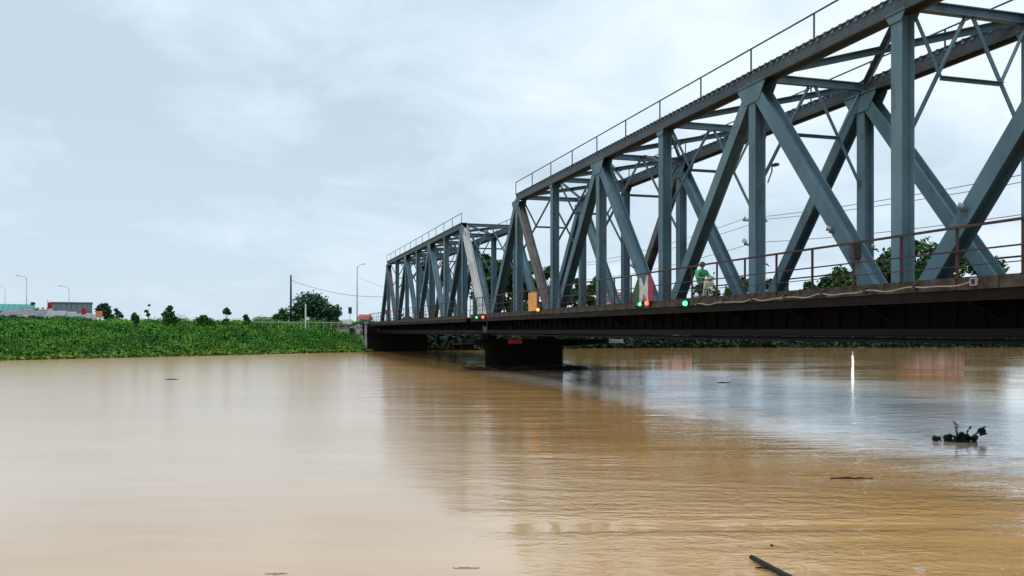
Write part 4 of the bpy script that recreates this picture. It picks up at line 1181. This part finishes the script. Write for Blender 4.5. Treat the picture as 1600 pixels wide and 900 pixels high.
# houses and a lit lamp on the far right shore (seen as reflections under the girder)
def shore_house(px_, wpx, Y, zt, mat, label):
    X = (px_ - 800) / 1355 * Y; w = wpx * Y / 1355; g = ground_z(X, Y)
    t = thing('house', label, 'house', (X, Y, g), 0, 'houses on the far right shore')
    hw = zt - g
    MB().box(-w / 2, w / 2, 0, 8, -3.5, hw).build('wall', M[mat], t)
    MB().prism([(-w / 2 - 0.4, hw + 0.003), (w / 2 + 0.4, hw + 0.003), (w / 2 - 1, hw + 1.2), (-w / 2 + 1, hw + 1.2)], 'y', -0.4, 8.4).build('roof', M['tile'], t)
    n_ = max(2, int(w / 2.5))
    for i in range(n_):
        x = -w / 2 + w * (i + .5) / n_
        f = MB().box(x - 0.55, x + 0.55, -0.06, -0.002, hw - 1.9, hw - 0.6).build('window', M['white'], t)
        MB().box(x - 0.45, x + 0.45, -0.08, -0.062, hw - 1.8, hw - 0.7).build('pane', M['window'], f)
shore_house(1058, 46, 171, 5.2, 'pinkwall', 'pinkish house on the far shore, left of the pair hidden by the girder')
shore_house(1468, 78, 176, 5.6, 'pinkwall', 'pinkish house on the far shore, right of the pair hidden by the girder')
Xl = (1332 - 800) / 1355 * 172
t = thing('street_lamp', 'lit white lamp on the far shore whose glare streaks the water', 'street lamp', (Xl, 172, 0.6))
MB().tube([(0, 0, -0.4), (0, 0, 3.2)], 0.06, 7).build('pole', M['galv'], t)
MB().ball((0, -0.1, 3.4), 0.22, 0.2, 0.22, 12, 8).build('lamp_bulb', M['lamp_white'], t, smooth=True)

# ------------------------------------------------------------------ things in the water
def floating_leaf(mb, p, d, r, tilt, seed):
    rs = random.Random(seed); n = 9
    nrm = Vector((math.cos(d) * math.sin(tilt), math.sin(d) * math.sin(tilt), math.cos(tilt)))
    e1 = nrm.orthogonal().normalized(); e2 = nrm.cross(e1)
    top = []; bot = []
    for k in range(n):
        th = 2 * math.pi * k / n
        rr = r * (1 + 0.12 * math.sin(2 * th + seed))
        q = Vector(p) + e1 * math.cos(th) * rr + e2 * math.sin(th) * rr * 0.85 + nrm * 0.12 * r
        top.append(q + nrm * 0.006); bot.append(q - nrm * 0.006)
    vs = [Vector(p) + nrm * 0.006] + top + [Vector(p) - nrm * 0.006] + bot
    fs = [(0, 1 + k, 1 + (k + 1) % n) for k in range(n)] + [(n + 1, n + 2 + (k + 1) % n, n + 2 + k) for k in range(n)]
    fs += [(1 + k, n + 2 + k, n + 2 + (k + 1) % n, 1 + (k + 1) % n) for k in range(n)]
    mb.add(vs, fs)
c = pix(1500, 690, 25.4)
hy = thing('water_hyacinth', 'clump of dark water hyacinth floating on the river at the right', 'floating plant', (c.x, c.y, 0))
root_mb = MB(); root_mb.ball((0.0, 0, 0.0), 0.33, 0.22, 0.07, 14, 8)
for v in range(len(root_mb.v)):
    x, y, z = root_mb.v[v]; k = 1 + 0.22 * mnoise.noise(Vector((x * 6, y * 6, z * 6))); root_mb.v[v] = (x * k, y * k, z * k)
root_mb.build('root_mat', M['hyacinth'], hy, smooth=True)
rs = random.Random(11)
specs = [(-0.62, 0.0, 0.07, 0.11), (-0.72, 0.05, 0.06, 0.09), (-0.36, 0.02, 0.06, 0.08), (0.40, 0, 0.10, 0.08), (0.66, 0.05, 0.30, 0.12), (0.70, 0.02, 0.20, 0.12), (0.66, -0.05, 0.40, 0.10),
         (0.55, 0.02, 0.30, 0.05), (0.30, 0, 0.40, 0.05), (0.25, 0.05, 0.30, 0.04), (-0.12, 0.0, 0.50, 0.09), (-0.08, 0.03, 0.40, 0.06), (-0.16, 0.02, 0.56, 0.05), (0.10, 0.1, 0.16, 0.12), (-0.05, -0.1, 0.13, 0.13), (0.2, -0.12, 0.14, 0.12), (-0.2, 0.06, 0.12, 0.12), (0.05, 0, 0.2, 0.1)]
for _ in range(46):
    a_, q_ = rs.uniform(0, 6.28), math.sqrt(rs.random())
    specs.append((0.44 * q_ * math.cos(a_), 0.26 * q_ * math.sin(a_), rs.uniform(0.02, 0.13), rs.uniform(0.06, 0.11)))
for _ in range(9): specs.append((-0.66 + rs.uniform(-.1, .1), rs.uniform(-.08, .08), rs.uniform(0.02, 0.12), rs.uniform(0.05, 0.08)))
for k, (x, y, z, r) in enumerate(specs):
    lf = MB(); floating_leaf(lf, (x, y, z), rs.uniform(0, 6.28), r, rs.uniform(0.3, 1.3), k)
    st = lf.build('leaf', M['hyacinth'], hy, smooth=False)
    if z > 0.15:
        MB().tube([(x * 0.45, y * 0.3, 0.05), (x * 0.7, y, z * 0.6), (x, y, z)], [0.016, 0.012, 0.007], 5).build('stalk', M['hyacinth'], st)
# drowned pole in the foreground
pa, pb = pix(1174, 876, 12.23), pix(1216, 900, 11.46)
d = (pb - pa); d.z = 0
t = thing('sunken_pole', 'black end of a drowned pole sticking out of the water at the bottom edge', 'pole', (pa.x, pa.y, 0), 0)
e = d.normalized()
MB().tube([(0, 0, 0.05), tuple(e * 1.2 + Vector((0, 0, 0.06))), tuple(e * 3.2 + Vector((0, 0, 0.04)))], [0.035, 0.045, 0.05], 9).build('shaft', M['deadwood'], t, smooth=True)
MB().tube([tuple(e * 0.55 + Vector((-0.04, 0, 0.05))), tuple(e * 0.5 + Vector((-0.16, 0.05, 0.02)))], [0.022, 0.008], 6).build('branch_stub', M['deadwood'], t, smooth=True)
def debris(px_, py_, w, th, label, seed, mat='deadwood', rz=0.0):
    Y = EYE * 1355 / (py_ - 517); p = pix(px_, py_, Y)
    rs = random.Random(seed); n_ = 7
    pts = [(-w / 2 + w * k / n_, rs.uniform(-.05, .05) * w, rs.uniform(-0.2, 0.6) * th) for k in range(n_ + 1)]
    o = MB().tube(pts, [th * (0.3 + 0.9 * math.sin(math.pi * (k + .3) / (n_ + .6))) for k in range(n_ + 1)], 6).build('driftwood', M[mat], None, (p.x, p.y, 0.0), smooth=True)
    o.rotation_euler = (0, 0, rz)
    return tag(o, label, 'driftwood', 'bits of driftwood afloat on the river')
debris(1330, 748, 0.95, 0.03, 'long thin driftwood below the floating water hyacinth', 1)
debris(728, 888, 0.36, 0.012, 'small grey twig near the bottom edge, left of the drowned pole', 2, 'pole')
debris(432, 897, 0.3, 0.012, 'small grey twig at the bottom edge towards the left corner', 3, 'pole')
debris(1206, 853, 0.05, 0.02, 'tiny brown chip just above the drowned pole', 4)
debris(1437, 890, 0.16, 0.015, 'small pale green scrap in the bottom right part of the water', 5, 'galv')
debris(268, 593, 0.9, 0.04, 'dark driftwood far out before the green bank', 6)
debris(1130, 598, 0.9, 0.04, 'dark driftwood on the bright water right of the pier', 7)
